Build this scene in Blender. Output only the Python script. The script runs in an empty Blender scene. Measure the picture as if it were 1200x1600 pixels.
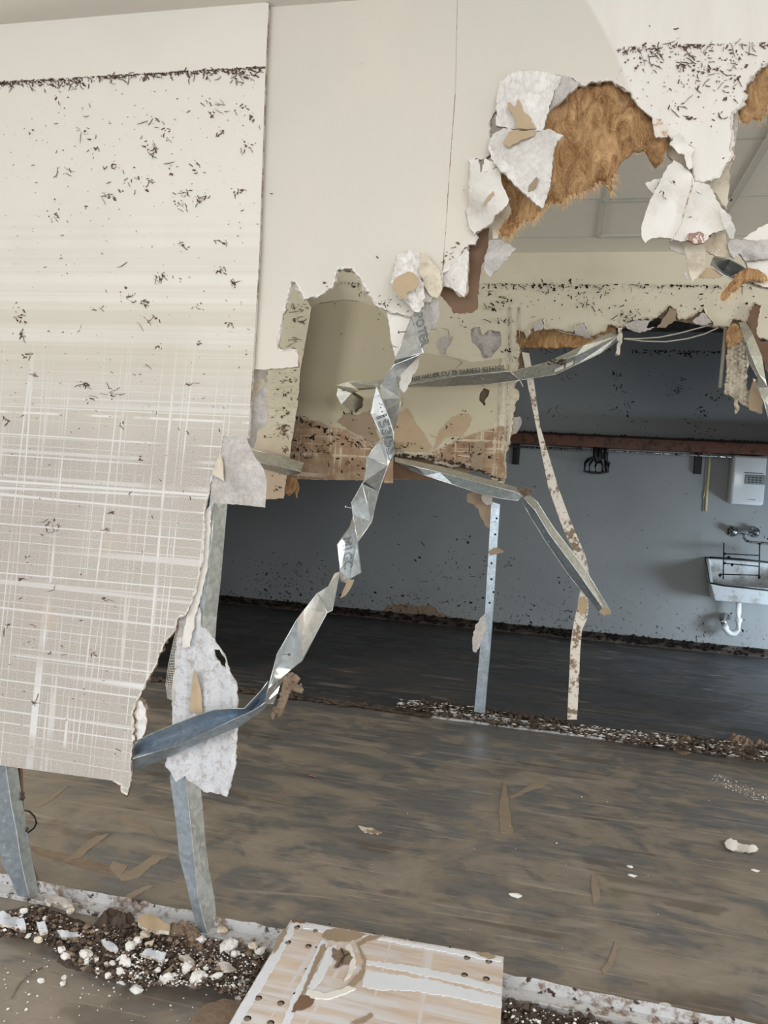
import bpy, bmesh, math, random
from mathutils import Vector, Matrix, noise
from mathutils.geometry import delaunay_2d_cdt
random.seed(7)
SC = bpy.context.scene
COL = SC.collection

# ---------------------------------------------------------------- camera
FPX = 1200.0; EYE = 1.5
_L = Vector((-5300, -370, FPX)).normalized()
_D = Vector((-.061, 1, (5300 * -.061 + 370) / FPX)).normalized()
AX = -_L; AZ = -_D; AY = AZ.cross(AX)          # world axes seen from the camera (x right, y down, z forward)
cam_d = bpy.data.cameras.new('camera'); cam = bpy.data.objects.new('camera', cam_d); COL.objects.link(cam)
cam_d.sensor_fit = 'VERTICAL'; cam_d.sensor_height = 36; cam_d.lens = FPX / 1600 * 36
cam_d.clip_start = .02; cam_d.clip_end = 200
m = Matrix(((AX.x, -AX.y, -AX.z, 0), (AY.x, -AY.y, -AY.z, 0), (AZ.x, -AZ.y, -AZ.z, EYE), (0, 0, 0, 1)))
cam.matrix_world = m
SC.camera = cam
# ---------------------------------------------------------------- world, daylight, exposure
SC.view_settings.view_transform = 'Standard'; SC.view_settings.look = 'None'
SC.view_settings.gamma = 1; SC.view_settings.exposure = 0.0; SC.view_settings.use_curve_mapping = False
wd = bpy.data.worlds.new('overcast_sky'); SC.world = wd; wd.use_nodes = True
wd.node_tree.nodes['Background'].inputs[0].default_value = (.80, .90, 1.0, 1)
wd.node_tree.nodes['Background'].inputs[1].default_value = .75
def area_light(name, loc, rot, sx, sy, power, color):
    l = bpy.data.lights.new(name, 'AREA'); l.shape = 'RECTANGLE'; l.size = sx; l.size_y = sy
    l.energy = power; l.color = color
    o = bpy.data.objects.new(name, l); COL.objects.link(o); o.location = loc; o.rotation_euler = rot
    return o
R90 = math.pi / 2
# daylight entering through the open shopfront behind the camera
area_light('shopfront_daylight', (0.4, -2.9, 3.1), (R90 - math.radians(18), 0, 0), 7.0, 4.0, 410, (1.0, .985, .95))
# daylight from the opening on the right of the front room
area_light('doorway_daylight', (3.7, 0.2, 1.2), (R90, 0, math.radians(62)), 1.6, 2.0, 22, (.78, .9, 1.0))
# unseen fill lights added left and right to brighten the middle room
area_light('middle_fill_right', (5.9, 2.9, 1.7), (R90, 0, math.radians(76)), 1.0, 2.0, 165, (1.0, .98, .9))
area_light('middle_fill_left', (-5.9, 2.9, 1.7), (R90, 0, -math.radians(70)), 1.0, 2.0, 150, (1.0, .98, .9))
# unseen low fill light added to brighten the back wall's lower right
area_light('back_room_fill', (3.35, 6.9, .5), (R90 - math.radians(28), 0, math.radians(48)), .9, .6, 84, (.72, .88, 1.0))

# ---------------------------------------------------------------- helpers
def ray(px, py):
    v = Vector((px - 600, py - 800, FPX))
    return Vector((AX.dot(v), AY.dot(v), AZ.dot(v)))
def W(px, py, y):
    r = ray(px, py); p = r * (y / r.y); return Vector((p.x, y, p.z + EYE))
def F(px, py, z=0.0):
    r = ray(px, py); p = r * ((z - EYE) / r.z); return Vector((p.x, p.y, z))
CEIL = 2.98; CEILF = 2.905      # the front room's ceiling hangs a little lower
def srgb(r, g, b):
    f = lambda c: ((c / 255) / 12.92 if c / 255 <= .04045 else (((c / 255) + .055) / 1.055) ** 2.4)
    return (f(r), f(g), f(b), 1)

def tag(o, label=None, cat=None, group=None, kind=None):
    if label: o['label'] = label
    if cat: o['category'] = cat
    if group: o['group'] = group
    if kind: o['kind'] = kind
    return o
def base_of(o):
    p = Vector((0, 0, 0))
    while o is not None: p += o.location; o = o.parent
    return p
def empty(name, loc, *a, **k):
    o = bpy.data.objects.new(name, None); COL.objects.link(o); o.location = loc; o.empty_display_size = .05
    return tag(o, *a, **k)
def mk(name, vs, fs, mats, parent=None, mi=None, smooth=None, loc=None):
    """one mesh object from world-space vertices; its origin sits at its own base"""
    vs = [Vector(v) for v in vs]
    if parent is not None: off = base_of(parent)
    elif loc is not None: off = Vector(loc)
    else:
        off = Vector(((min(v.x for v in vs) + max(v.x for v in vs)) / 2, (min(v.y for v in vs) + max(v.y for v in vs)) / 2, min(v.z for v in vs)))
    me = bpy.data.meshes.new(name); me.from_pydata([v - off for v in vs], [], fs)
    if not isinstance(mats, (list, tuple)): mats = [mats]
    for mm in mats: me.materials.append(mm)
    if mi: me.polygons.foreach_set('material_index', mi)
    if smooth is not None:
        me.polygons.foreach_set('use_smooth', [smooth] * len(fs) if isinstance(smooth, bool) else smooth)
    me.validate(); me.update()
    o = bpy.data.objects.new(name, me); COL.objects.link(o)
    if parent is not None: o.parent = parent
    else: o.location = off
    return o
class MB:
    def __init__(s): s.v = []; s.f = []; s.m = []; s.s = []
    def add(s, vs, fs, mi=0, sm=False):
        n = len(s.v); s.v += [Vector(v) for v in vs]; s.f += [tuple(i + n for i in f) for f in fs]
        s.m += [mi] * len(fs); s.s += [sm] * len(fs)
    def box(s, a, b, mi=0, bev=0):
        x0, y0, z0 = a; x1, y1, z1 = b
        if bev:
            bm = bmesh.new(); bmesh.ops.create_cube(bm, size=1)
            bmesh.ops.scale(bm, vec=(x1 - x0, y1 - y0, z1 - z0), verts=bm.verts)
            bmesh.ops.translate(bm, vec=((x0 + x1) / 2, (y0 + y1) / 2, (z0 + z1) / 2), verts=bm.verts)
            bmesh.ops.bevel(bm, geom=bm.edges[:], offset=bev, segments=3, affect='EDGES', profile=.5)
            bm.verts.index_update()
            s.add([v.co.copy() for v in bm.verts], [[v.index for v in f.verts] for f in bm.faces], mi, True); bm.free(); return
        s.add([(x0, y0, z0), (x1, y0, z0), (x1, y1, z0), (x0, y1, z0), (x0, y0, z1), (x1, y0, z1), (x1, y1, z1), (x0, y1, z1)],
              [(0, 3, 2, 1), (4, 5, 6, 7), (0, 1, 5, 4), (1, 2, 6, 5), (2, 3, 7, 6), (3, 0, 4, 7)], mi)
    def tube(s, pts, r, n=8, mi=0, cap=True, flat=1.0):
        pts = [Vector(p) for p in pts]; rings = []; vs = []
        up = Vector((0, 0, 1))
        for i, p in enumerate(pts):
            t = (pts[min(i + 1, len(pts) - 1)] - pts[max(i - 1, 0)]).normalized()
            a = t.cross(up)
            if a.length < .05: a = t.cross(Vector((0, 1, 0)))
            a.normalize(); b = t.cross(a)
            rr = r[i] if isinstance(r, (list, tuple)) else r
            vs += [p + a * math.cos(q * 2 * math.pi / n) * rr + b * math.sin(q * 2 * math.pi / n) * rr * flat for q in range(n)]
        fs = [(i * n + q, i * n + (q + 1) % n, (i + 1) * n + (q + 1) % n, (i + 1) * n + q) for i in range(len(pts) - 1) for q in range(n)]
        if cap: fs += [tuple(range(n))[::-1], tuple((len(pts) - 1) * n + q for q in range(n))]
        s.add(vs, fs, mi, True)
    def disc(s, c, nrm, r, h, n=20, mi=0, r2=None):
        nrm = Vector(nrm).normalized(); s.tube([Vector(c), Vector(c) + nrm * h], [r, r if r2 is None else r2], n, mi)
    def chunk(s, c, r, mi=0, sq=(1, 1, .6)):
        vs = []; fs = [(0, 1, 2), (0, 2, 3), (0, 3, 4), (0, 4, 1), (5, 2, 1), (5, 3, 2), (5, 4, 3), (5, 1, 4)]
        a = random.uniform(0, 6.3)
        for d in ((0, 0, 1), (1, 0, .2), (0, 1, 0), (-1, 0, .1), (0, -1, -.1), (0, 0, -1)):
            k = r * random.uniform(.6, 1.25)
            x, y = d[0] * math.cos(a) - d[1] * math.sin(a), d[0] * math.sin(a) + d[1] * math.cos(a)
            vs.append(Vector(c) + Vector((x * k * sq[0], y * k * sq[1], d[2] * k * sq[2])))
        s.add(vs, fs, mi)
    def build(s, name, mats, parent=None, **k):
        return mk(name, s.v, s.f, mats, parent, mi=s.m, smooth=s.s, **k)

def jag(poly, step=6, amp=1.5, rnd=None):
    rnd = rnd or random
    out = []
    for i, a in enumerate(poly):
        b = poly[(i + 1) % len(poly)]
        L = math.hypot(b[0] - a[0], b[1] - a[1]); n = max(1, int(L / step))
        nx, ny = (-(b[1] - a[1]) / L, (b[0] - a[0]) / L) if L > 0 else (0, 0)
        for k in range(n):
            t = k / n
            q = 0 if k == 0 else rnd.uniform(-amp, amp)
            out.append((a[0] + (b[0] - a[0]) * t + nx * q, a[1] + (b[1] - a[1]) * t + ny * q))
    return out
def inside(p, poly):
    x, y = p; c = False; j = len(poly) - 1
    for i in range(len(poly)):
        xi, yi = poly[i]; xj, yj = poly[j]
        if (yi > y) != (yj > y) and x < (xj - xi) * (y - yi) / (yj - yi) + xi: c = not c
        j = i
    return c
def edist(p, poly):
    d = 1e9
    for i in range(len(poly)):
        a = poly[i]; b = poly[(i + 1) % len(poly)]
        vx, vy = b[0] - a[0], b[1] - a[1]; L = vx * vx + vy * vy
        t = 0 if L == 0 else max(0, min(1, ((p[0] - a[0]) * vx + (p[1] - a[1]) * vy) / L))
        d = min(d, math.hypot(p[0] - a[0] - vx * t, p[1] - a[1] - vy * t))
    return d
def idw(cp):
    def f(x, y):
        s = w = 0
        for (a, b, d) in cp:
            q = 1 / ((x - a) ** 2 + (y - b) ** 2 + 4) ** 1.2; s += q * d; w += q
        return s / w
    return f
def cdt(pts, holes, grid):
    xs = [p[0] for p in pts]; ys = [p[1] for p in pts]
    V = [Vector(p) for p in pts]; E = [(i, (i + 1) % len(pts)) for i in range(len(pts))]
    for h in holes:
        n = len(V); V += [Vector(p) for p in h]; E += [(n + i, n + (i + 1) % len(h)) for i in range(len(h))]
    if grid:
        y = min(ys) + grid * .5; r = 0
        while y < max(ys):
            x = min(xs) + grid * (.5 if r % 2 else .1)
            while x < max(xs):
                q = (x + random.uniform(-.15, .15) * grid, y + random.uniform(-.15, .15) * grid)
                if inside(q, pts) and not any(inside(q, h) for h in holes) and edist(q, pts) > grid * .3 and not any(edist(q, h) < grid * .3 for h in holes):
                    V.append(Vector(q))
                x += grid
            y += grid * .87; r += 1
    vo, eo, fo, *_ = delaunay_2d_cdt(V, E, [], 0, 1e-4)
    fs = []
    for f in fo:
        c = (sum(vo[i].x for i in f) / 3, sum(vo[i].y for i in f) / 3)
        if inside(c, pts) and not any(inside(c, h) for h in holes): fs.append(tuple(f))
    return vo, fs
def slab(name, poly, y, t, mats, parent=None, holes=(), amp=1.2, step=6, grid=40, bend=None, rough=0.0, rs=12.0,
         floor=False, smooth=None, raw=False, zmax=None, **k):
    """a board or sheet with a traced outline, at its own distance and with a real thickness"""
    if zmax is None: zmax = CEILF if y < 2.6 else CEIL
    pts = poly if raw else jag(poly, step, amp)
    hs = [jag(h, step, amp) for h in holes]
    vo, fs = cdt(pts, hs, grid)
    f3 = []; b3 = []
    tv = Vector((0, 0, -t)) if floor else Vector((0, t, 0))
    bf = idw(bend) if isinstance(bend, list) else bend
    for v in vo:
        d = bf(v.x, v.y) if bf else 0.0
        if floor: p = F(v.x, v.y, y + d)
        else:
            p = W(v.x, v.y, y + d)
            p.z = max(.001, min(zmax, p.z))
        if rough:
            q = noise.noise(p * rs) * rough + noise.noise(p * rs * 2.7) * rough * .4
            if floor: p = p + Vector((0, 0, q))
            else: p = W(v.x, v.y, y + d + q); p.z = max(.001, min(p.z, zmax))
        f3.append(p); b3.append(p + tv)
    n = len(f3); V = f3 + b3; FS = []; MI = []; SM = []
    sm = (bend is not None or rough > 0) if smooth is None else smooth
    for f in fs:
        FS.append(f if not floor else f[::-1]); MI.append(0); SM.append(sm)
        g = tuple(i + n for i in f)
        FS.append(g[::-1] if not floor else g); MI.append(2 if len(mats) > 2 else 0); SM.append(sm)
    cnt = {}
    for f in fs:
        for i in range(3):
            a, b = f[i], f[(i + 1) % 3]; cnt.setdefault((min(a, b), max(a, b)), []).append((a, b))
    for e, l in cnt.items():
        if len(l) == 1:
            a, b = l[0]; q = len(V); V += [f3[a], f3[b], b3[b], b3[a]]
            FS.append((q, q + 3, q + 2, q + 1)); MI.append(1 if len(mats) > 1 else 0); SM.append(False)
    o = mk(name, V, FS, mats, parent, mi=MI, smooth=SM)
    if k: tag(o, **k)
    return o
def jag_open(pts, step, amp):
    out = []
    for a, c in zip(pts[:-1], pts[1:]): out += jag([a, c], step, amp)[:max(1, int(math.hypot(c[0] - a[0], c[1] - a[1]) / step))]
    return out + [pts[-1]]
def flakes(name, parent, y, poly, clusters, sprinkle, mat, lmin=2, lmax=9, wid=(.35, 1.0), band=None, skip=(), lift=.0012):
    """dried bits of leaf and grass stuck to a surface"""
    mb = MB()
    def one(px, py, L):
        if not inside((px, py), poly) or any(inside((px, py), s) for s in skip): return
        a = random.uniform(0, math.pi) if random.random() < .6 else random.gauss(.3, .5)
        q_ = random.random(); w = random.uniform(*wid)
        if q_ < .45: L *= .3; w *= 1.1                      # specks
        elif q_ < .57: L *= .9; w *= 2.1                       # leaf scraps
        elif q_ < .68: L *= 2.2; w *= .6                       # thin stems
        n = 1 if L < 3 else (2 if L < 6 else random.choice((3, 4)))
        pts = [(px, py)]
        for q in range(n):
            pts.append((pts[-1][0] + math.cos(a) * L / n, pts[-1][1] + math.sin(a) * L / n)); a += random.uniform(-.5, .5)
        V = []
        for i, (x, yy) in enumerate(pts):
            if not inside((x, yy), poly): return
            ww = w * (.25 if i in (0, len(pts) - 1) and random.random() < .6 else 1)
            nx, ny = -math.sin(a), math.cos(a)
            l = lift if i in (0, len(pts) - 1) else lift + .0015
            V += [W(x + nx * ww, yy + ny * ww, y - lift * .3), W(x + nx * ww * .2, yy + ny * ww * .2, y - l * 1.6), W(x - nx * ww, yy - ny * ww, y - lift * .3)]
        FS = []
        for i in range(len(pts) - 1):
            b = i * 3; FS += [(b, b + 1, b + 4, b + 3), (b + 1, b + 2, b + 5, b + 4)]
        mb.add(V, FS)
    for (cx, cy, r, n) in clusters:
        for _ in range(n):
            one(random.gauss(cx, r * .6), random.gauss(cy, r * .42), random.uniform(lmin, lmax))
    for (x0, y0, x1, y1, n) in sprinkle:
        for _ in range(n): one(random.uniform(x0, x1), random.uniform(y0, y1), random.uniform(lmin * .5, lmin * 1.6) if random.random() < .85 else random.uniform(lmin, lmax))
    if band:
        for (x0, y0, x1, y1, th, n) in band:
            for _ in range(n):
                t = random.random(); one(x0 + (x1 - x0) * t, y0 + (y1 - y0) * t + abs(random.gauss(0, th)), random.uniform(lmin, lmax))
    if not mb.v: return None
    return tag(mb.build(name, mat, parent), kind='stuff')

# ---------------------------------------------------------------- node helpers
class N:
    def __init__(s, name):
        s.m = bpy.data.materials.new(name); s.m.use_nodes = True; s.t = s.m.node_tree; s.n = s.t.nodes; s.b = s.n['Principled BSDF']
        g = s.n.new('ShaderNodeNewGeometry'); s.P = g.outputs['Position']
    def lk(s, a, b): s.t.links.new(a, b)
    def val(s, sock, v):
        if hasattr(v, 'is_linked') or isinstance(v, bpy.types.NodeSocket): s.lk(v, sock)
        else: sock.default_value = v
    def math(s, op, a, b=0.0, c=None, clamp=False):
        n = s.n.new('ShaderNodeMath'); n.operation = op; n.use_clamp = clamp
        s.val(n.inputs[0], a); s.val(n.inputs[1], b)
        if c is not None: s.val(n.inputs[2], c)
        return n.outputs[0]
    def mapp(s, scale=(1, 1, 1), rot=(0, 0, 0), loc=(0, 0, 0), src=None):
        n = s.n.new('ShaderNodeMapping'); s.lk(src or s.P, n.inputs['Vector'])
        n.inputs['Scale'].default_value = scale; n.inputs['Rotation'].default_value = rot; n.inputs['Location'].default_value = loc
        return n.outputs[0]
    def noise(s, scale, vec=None, det=4, rough=.55, dist=0):
        n = s.n.new('ShaderNodeTexNoise'); s.lk(vec or s.P, n.inputs['Vector']); n.inputs['Scale'].default_value = scale
        n.inputs['Detail'].default_value = det; n.inputs['Roughness'].default_value = rough; n.inputs['Distortion'].default_value = dist
        return n.outputs[0]
    def vor(s, scale, vec=None, out='Distance', feat='F1'):
        n = s.n.new('ShaderNodeTexVoronoi'); n.feature = feat; s.lk(vec or s.P, n.inputs['Vector']); n.inputs['Scale'].default_value = scale
        return n.outputs[out]
    def ramp(s, v, a, b):
        n = s.n.new('ShaderNodeMapRange'); n.clamp = True
        s.lk(v, n.inputs[0]); n.inputs[1].default_value = a; n.inputs[2].default_value = b
        return n.outputs[0]
    def mix(s, f, a, b):
        n = s.n.new('ShaderNodeMix'); n.data_type = 'RGBA'
        s.val(n.inputs[0], f)
        s.val(n.inputs[6], a); s.val(n.inputs[7], b)
        return n.outputs[2]
    def sep(s):
        n = s.n.new('ShaderNodeSeparateXYZ'); s.lk(s.P, n.inputs[0]); return n.outputs
    def line(s, v, c, w):       # thin lines where a field crosses c
        a = s.math('ABSOLUTE', s.math('SUBTRACT', v, c)); return s.math('SUBTRACT', 1.0, s.ramp(a, w * .4, w))
    def done(s, col, rough=.8, metal=0.0, bump=None, bs=.3, bd=.01, spec=.3):
        s.val(s.b.inputs['Base Color'], col); s.val(s.b.inputs['Roughness'], rough); s.val(s.b.inputs['Metallic'], metal)
        s.b.inputs['Specular IOR Level'].default_value = spec
        if bump is not None:
            n = s.n.new('ShaderNodeBump'); n.inputs['Strength'].default_value = bs; n.inputs['Distance'].default_value = bd
            s.lk(bump, n.inputs['Height']); s.lk(n.outputs[0], s.b.inputs['Normal'])
        return s.m
def plain(name, c, rough=.8, metal=0.0, var=.12, scale=30, bs=.25, spec=.3, bd=.004):
    n = N(name); v = n.noise(scale); w = n.noise(scale * .2)
    k = n.ramp(v, .3, .7); a = tuple(x * (1 - var) for x in c[:3]) + (1,); b = tuple(min(1, x * (1 + var)) for x in c[:3]) + (1,)
    return n.done(n.mix(n.math('MULTIPLY', n.math('ADD', k, n.ramp(w, .3, .7)), .5), a, b), rough, metal, v, bs, bd, spec)
def dirty(name, c, d, lo=.5, hi=.62, scale=9, rough=.8, metal=0.0, fine=90, spec=.3, bs=.3, rough2=None):
    """a clean colour c with patchy dirt of colour d"""
    n = N(name); v = n.noise(scale, det=7, rough=.65); f = n.noise(fine, det=2)
    k = n.ramp(n.math('ADD', v, n.math('MULTIPLY', n.math('SUBTRACT', f, .5), .25)), lo, hi)
    return n.done(n.mix(k, c, d), rough if rough2 is None else n.math('ADD', n.math('MULTIPLY', k, rough2 - rough), rough), n.math('MULTIPLY', n.math('SUBTRACT', 1.0, k), metal) if metal else 0.0, n.math('ADD', v, n.math('MULTIPLY', f, .3)), bs, .006, spec)

# ---- materials
PAPER = srgb(214, 206, 198)
def m_wall_front():
    n = N('painted_plasterboard')
    o = n.sep()
    pts = [(915, 0), (945, 48), (968, 100), (985, 150), (1000, 200)]
    ws = [W(a, b, 2.215) for a, b in pts]
    # a rounded boundary of the washed area: x = a + b z + c z2
    import numpy as np
    c2, c1, c0 = np.polyfit([p.z for p in ws], [p.x for p in ws], 2)
    fx = n.math('ADD', n.math('MULTIPLY', n.math('MULTIPLY', o[2], o[2]), float(c2)), n.math('ADD', n.math('MULTIPLY', o[2], float(c1)), float(c0)))
    k = n.ramp(n.math('SUBTRACT', o[0], fx), -.006, .006)
    v = n.noise(2.2, det=3); s = n.noise(6, n.mapp((3, 1, .6), (0, .5, 0)), 5, .6)
    washed = n.mix(n.ramp(v, .35, .68), srgb(218, 211, 200), srgb(211, 208, 198))
    white = n.mix(n.ramp(s, .4, .8), srgb(232, 228, 222), srgb(224, 218, 210))
    return n.done(n.mix(k, washed, white), .75, 0, n.math('ADD', s, n.math('MULTIPLY', n.noise(160, det=1), .12)), .3, .006)
def m_left_sheet():
    n = N('mud_filmed_plasterboard')
    o = n.sep()
    u = n.math('SUBTRACT', o[0], n.math('MULTIPLY', o[2], .055))
    cu = n.n.new('ShaderNodeCombineXYZ'); n.lk(u, cu.inputs[0]); n.lk(n.math('MULTIPLY', o[2], .012), cu.inputs[2]); cu = cu.outputs[0]
    cz = n.n.new('ShaderNodeCombineXYZ'); n.lk(n.math('MULTIPLY', o[0], .005), cz.inputs[0]); n.lk(o[2], cz.inputs[2]); cz = cz.outputs[0]
    lowm = n.ramp(o[2], 1.82, 1.45)                       # muddy below, clean above
    wob = n.math('MULTIPLY', n.math('SUBTRACT', n.noise(3, det=3), .5), .5)
    mud = n.math('ADD', n.ramp(o[2], 2.05, 1.50), wob, clamp=True)
    # rubbed vertical and horizontal lines
    br = n.ramp(n.noise(5, det=3), .36, .56)
    vl = n.math('MAXIMUM', n.math('MAXIMUM', n.line(n.noise(9.0, cu, 1), .5, .011), n.line(n.noise(9.0, cu, 1), .60, .007)), n.math('MULTIPLY', n.line(n.noise(21, cu, 1), .50, .012), .6))
    hl = n.math('MAXIMUM', n.math('MAXIMUM', n.line(n.noise(7.0, cz, 1), .5, .006), n.line(n.noise(7.0, cz, 1), .60, .005)), n.math('MULTIPLY', n.line(n.noise(19, cz, 1), .5, .012), .55))
    lines = n.math('MULTIPLY', n.math('MAXIMUM', n.math('MULTIPLY', vl, br), n.math('MULTIPLY', hl, n.ramp(n.noise(4, det=2), .3, .45))), n.ramp(o[2], 1.95, 1.62))
    bands = n.math('MULTIPLY', n.ramp(n.noise(40, cz, 4), .42, .62), n.math('MULTIPLY', n.ramp(o[2], 2.35, 1.95), n.math('SUBTRACT', 1.0, lowm)))
    grain = n.noise(300, n.mapp((1, 1, .7)), 2)
    # two broad lines where the mud settled
    big = n.math('MAXIMUM', n.line(o[2], 1.427, .006), n.math('MULTIPLY', n.line(o[2], 1.655, .005), n.ramp(n.noise(9), .4, .5)))
    top = srgb(229, 225, 216); mudc = n.mix(n.ramp(grain, .35, .65), srgb(158, 150, 143), srgb(192, 184, 177))
    mudc = n.mix(n.math('MULTIPLY', n.ramp(n.noise(4.5, det=5), .6, .75), .5), mudc, srgb(196, 168, 142))
    c = n.mix(n.math('MULTIPLY', mud, .85), top, mudc)
    c = n.mix(n.math('MULTIPLY', bands, .5), c, srgb(196, 189, 170))
    c = n.mix(n.math('MULTIPLY', n.math('MAXIMUM', lines, big), .85), c, srgb(230, 229, 228))
    return n.done(c, .8, 0, n.math('MULTIPLY', grain, n.math('ADD', mud, .1)), .25, .002)
def m_wall_mid():
    n = N('cream_stained_plasterboard'); o = n.sep()
    cz = n.mapp((.25, .25, 1))
    st = n.math('MULTIPLY', n.ramp(n.noise(60, cz, 3), .5, .62), n.ramp(o[2], 2.45, 2.1))
    c = n.mix(n.ramp(n.noise(2.5, det=3), .35, .7), srgb(222, 215, 196), srgb(210, 203, 184))
    c = n.mix(n.math('MULTIPLY', st, .35), c, srgb(178, 166, 140))
    c = n.mix(n.ramp(n.math('ADD', o[2], n.math('MULTIPLY', n.noise(8, det=4), .25)), 1.92, 1.72), c, srgb(196, 176, 154))
    return n.done(c, .8, 0, n.noise(20, det=5), .15, .004)
def m_mudboard():
    n = N('muddy_brown_board'); o = n.sep()
    cu = n.mapp((1, .02, .02), (0, .04, 0)); cz = n.mapp((.02, .02, 1))
    l = n.math('MAXIMUM', n.line(n.noise(9, cu, 3), .5, .016), n.math('MAXIMUM', n.line(n.noise(12, cz, 2), .5, .02), n.line(n.noise(12, cz, 2), .62, .015)))
    c = n.mix(n.ramp(n.noise(14, det=6), .35, .7), srgb(150, 122, 98), srgb(182, 158, 134))
    c = n.mix(n.math('MULTIPLY', l, n.ramp(n.noise(7), .4, .55)), c, srgb(206, 192, 172))
    return n.done(c, .85, 0, n.noise(60), .3, .003)
def m_back_wall():
    n = N('spattered_painted_wall'); o = n.sep()
    c = n.mix(n.ramp(n.noise(1.2, det=3), .3, .7), srgb(144, 147, 149), srgb(134, 137, 138))
    low = n.ramp(o[2], .75, .05)
    sp = n.ramp(n.math('ADD', n.noise(26, det=6, rough=.75), n.math('MULTIPLY', low, .13)), .71, .74)
    streak = n.ramp(n.noise(28, n.mapp((1, 1, .15)), 4), .66, .74)
    c = n.mix(n.math('MULTIPLY', streak, n.math('MULTIPLY', low, .5)), c, srgb(96, 96, 96))
    c = n.mix(sp, c, srgb(34, 30, 28))
    return n.done(c, .6, 0, n.noise(30), .1, .003)
def m_floor():
    n = N('mud_smeared_vinyl_floor'); o = n.sep()
    # smears dragged along the room, plus wide arcs
    s1 = n.noise(3.0, n.mapp((.9, 1.35, 1), (0, 0, .22)), 10, .68, 1.4)
    s2 = n.noise(1.7, n.mapp((1.2, 1.7, 1), (0, 0, -.6)), 8, .64, .9)
    s3 = n.noise(9.0, n.mapp((.5, 2.4, 1), (0, 0, -.28)), 8, .70, .9)
    f = n.noise(120, det=3)
    k = n.math('ADD', n.math('MULTIPLY', s1, .50), n.math('ADD', n.math('MULTIPLY', s2, .42), n.math('MULTIPLY', s3, .16)))
    k = n.math('ADD', k, n.math('MULTIPLY', n.math('SUBTRACT', f, .5), .06))
    near = n.ramp(o[1], 5.2, 2.2)
    film = n.ramp(n.math('ADD', k, n.math('MULTIPLY', near, .06)), .53, .60)
    slate = n.mix(n.ramp(s3, .3, .7), srgb(92, 91, 91), srgb(120, 118, 116))
    mud = n.mix(n.ramp(s2, .35, .65), srgb(116, 107, 96), srgb(142, 132, 121))
    c = n.mix(film, slate, mud)
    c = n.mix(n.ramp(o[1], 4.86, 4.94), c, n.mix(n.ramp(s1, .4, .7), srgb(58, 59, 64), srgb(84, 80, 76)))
    c = n.mix(n.math('MULTIPLY', n.math('MULTIPLY', n.line(n.noise(4, n.mapp((.05, 1, 1), (0, 0, -.12)), 1), .48, .05), n.ramp(n.noise(1.8, det=4), .52, .56)), .6), c, srgb(92, 82, 72))
    def scratch(rot, sc_, c0, w_, mk_):
        return n.math('MULTIPLY', n.line(n.noise(sc_, n.mapp((.04, 1, 1), (0, 0, rot)), 1), c0, w_), n.ramp(n.noise(mk_, det=3), .50, .58))
    sc = n.math('MAXIMUM', n.math('MAXIMUM', scratch(.15, 6, .5, .010, 2.1), scratch(-.35, 5, .52, .010, 2.6)), n.math('MAXIMUM', scratch(.75, 5, .5, .012, 3.1), scratch(1.5, 3, .5, .008, 2.4)))
    c = n.mix(n.math('MULTIPLY', sc, .4), c, srgb(168, 158, 144))
    c = n.mix(n.math('MULTIPLY', n.ramp(n.noise(14, n.mapp((.5, 3, 1), (0, 0, .35)), 6, .7, 1.0), .58, .66), .35), c, srgb(80, 76, 72))
    c = n.mix(n.ramp(n.noise(45, det=5, rough=.8), .70, .74), c, srgb(70, 56, 46))
    r = n.math('ADD', n.math('MULTIPLY', film, .2), .40)
    return n.done(c, r, 0, n.math('ADD', k, n.math('MULTIPLY', f, .1)), .25, .004, .5)
def m_galv(name, c=(.60, .63, .65, 1), mud=.06, r=.30):
    n = N(name); g = n.vor(70, out='Color'); v = n.noise(30, det=6, rough=.7)
    cc = n.n.new('ShaderNodeSeparateColor'); n.lk(g, cc.inputs[0])
    col = n.mix(cc.outputs[0], tuple(x * .86 for x in c[:3]) + (1,), tuple(min(1, x * 1.12) for x in c[:3]) + (1,))
    k = n.ramp(v, .66 - mud, .74 - mud)
    col = n.mix(n.math('MULTIPLY', k, .75), col, srgb(176, 166, 150))
    return n.done(col, n.math('ADD', n.math('MULTIPLY', k, .4), n.math('ADD', r, n.math('MULTIPLY', cc.outputs[1], .08))), n.math('SUBTRACT', .80, n.math('MULTIPLY', k, .7)), v, .12, .003, .5)
def m_insul():
    n = N('orange_glass_wool')
    v = n.noise(16, n.mapp((1.3, 1, .5), (0, .35, 0)), 9, .75, 1.8); w = n.noise(7, det=4)
    c = n.mix(n.ramp(v, .36, .64), srgb(146, 106, 72), srgb(228, 188, 140))
    c = n.mix(n.math('MULTIPLY', n.ramp(w, .5, .75), .45), c, srgb(188, 142, 98))
    return n.done(c, 1, 0, v, .8, .02, .05)
def m_gypsum():
    n = N('broken_gypsum'); v = n.noise(55, n.mapp((1.4, 1, .7)), 8, .7, .5); w = n.noise(14, det=5)
    c = n.mix(n.ramp(v, .35, .6), srgb(222, 217, 212), srgb(248, 246, 243))
    c = n.mix(n.ramp(w, .68, .72), c, srgb(176, 158, 146))
    return n.done(c, .9, 0, v, .6, .012)
def m_pitted():
    n = N('pitted_grey_paper'); v = n.noise(70, det=6, rough=.7); w = n.noise(38, n.mapp((1.6, 1, .7)), 5)
    c = n.mix(n.ramp(v, .3, .7), srgb(208, 203, 199), srgb(238, 235, 231))
    c = n.mix(n.ramp(w, .68, .71), c, srgb(150, 136, 126))
    return n.done(c, .9, 0, n.math('SUBTRACT', v, w), .6, .008)
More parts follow.
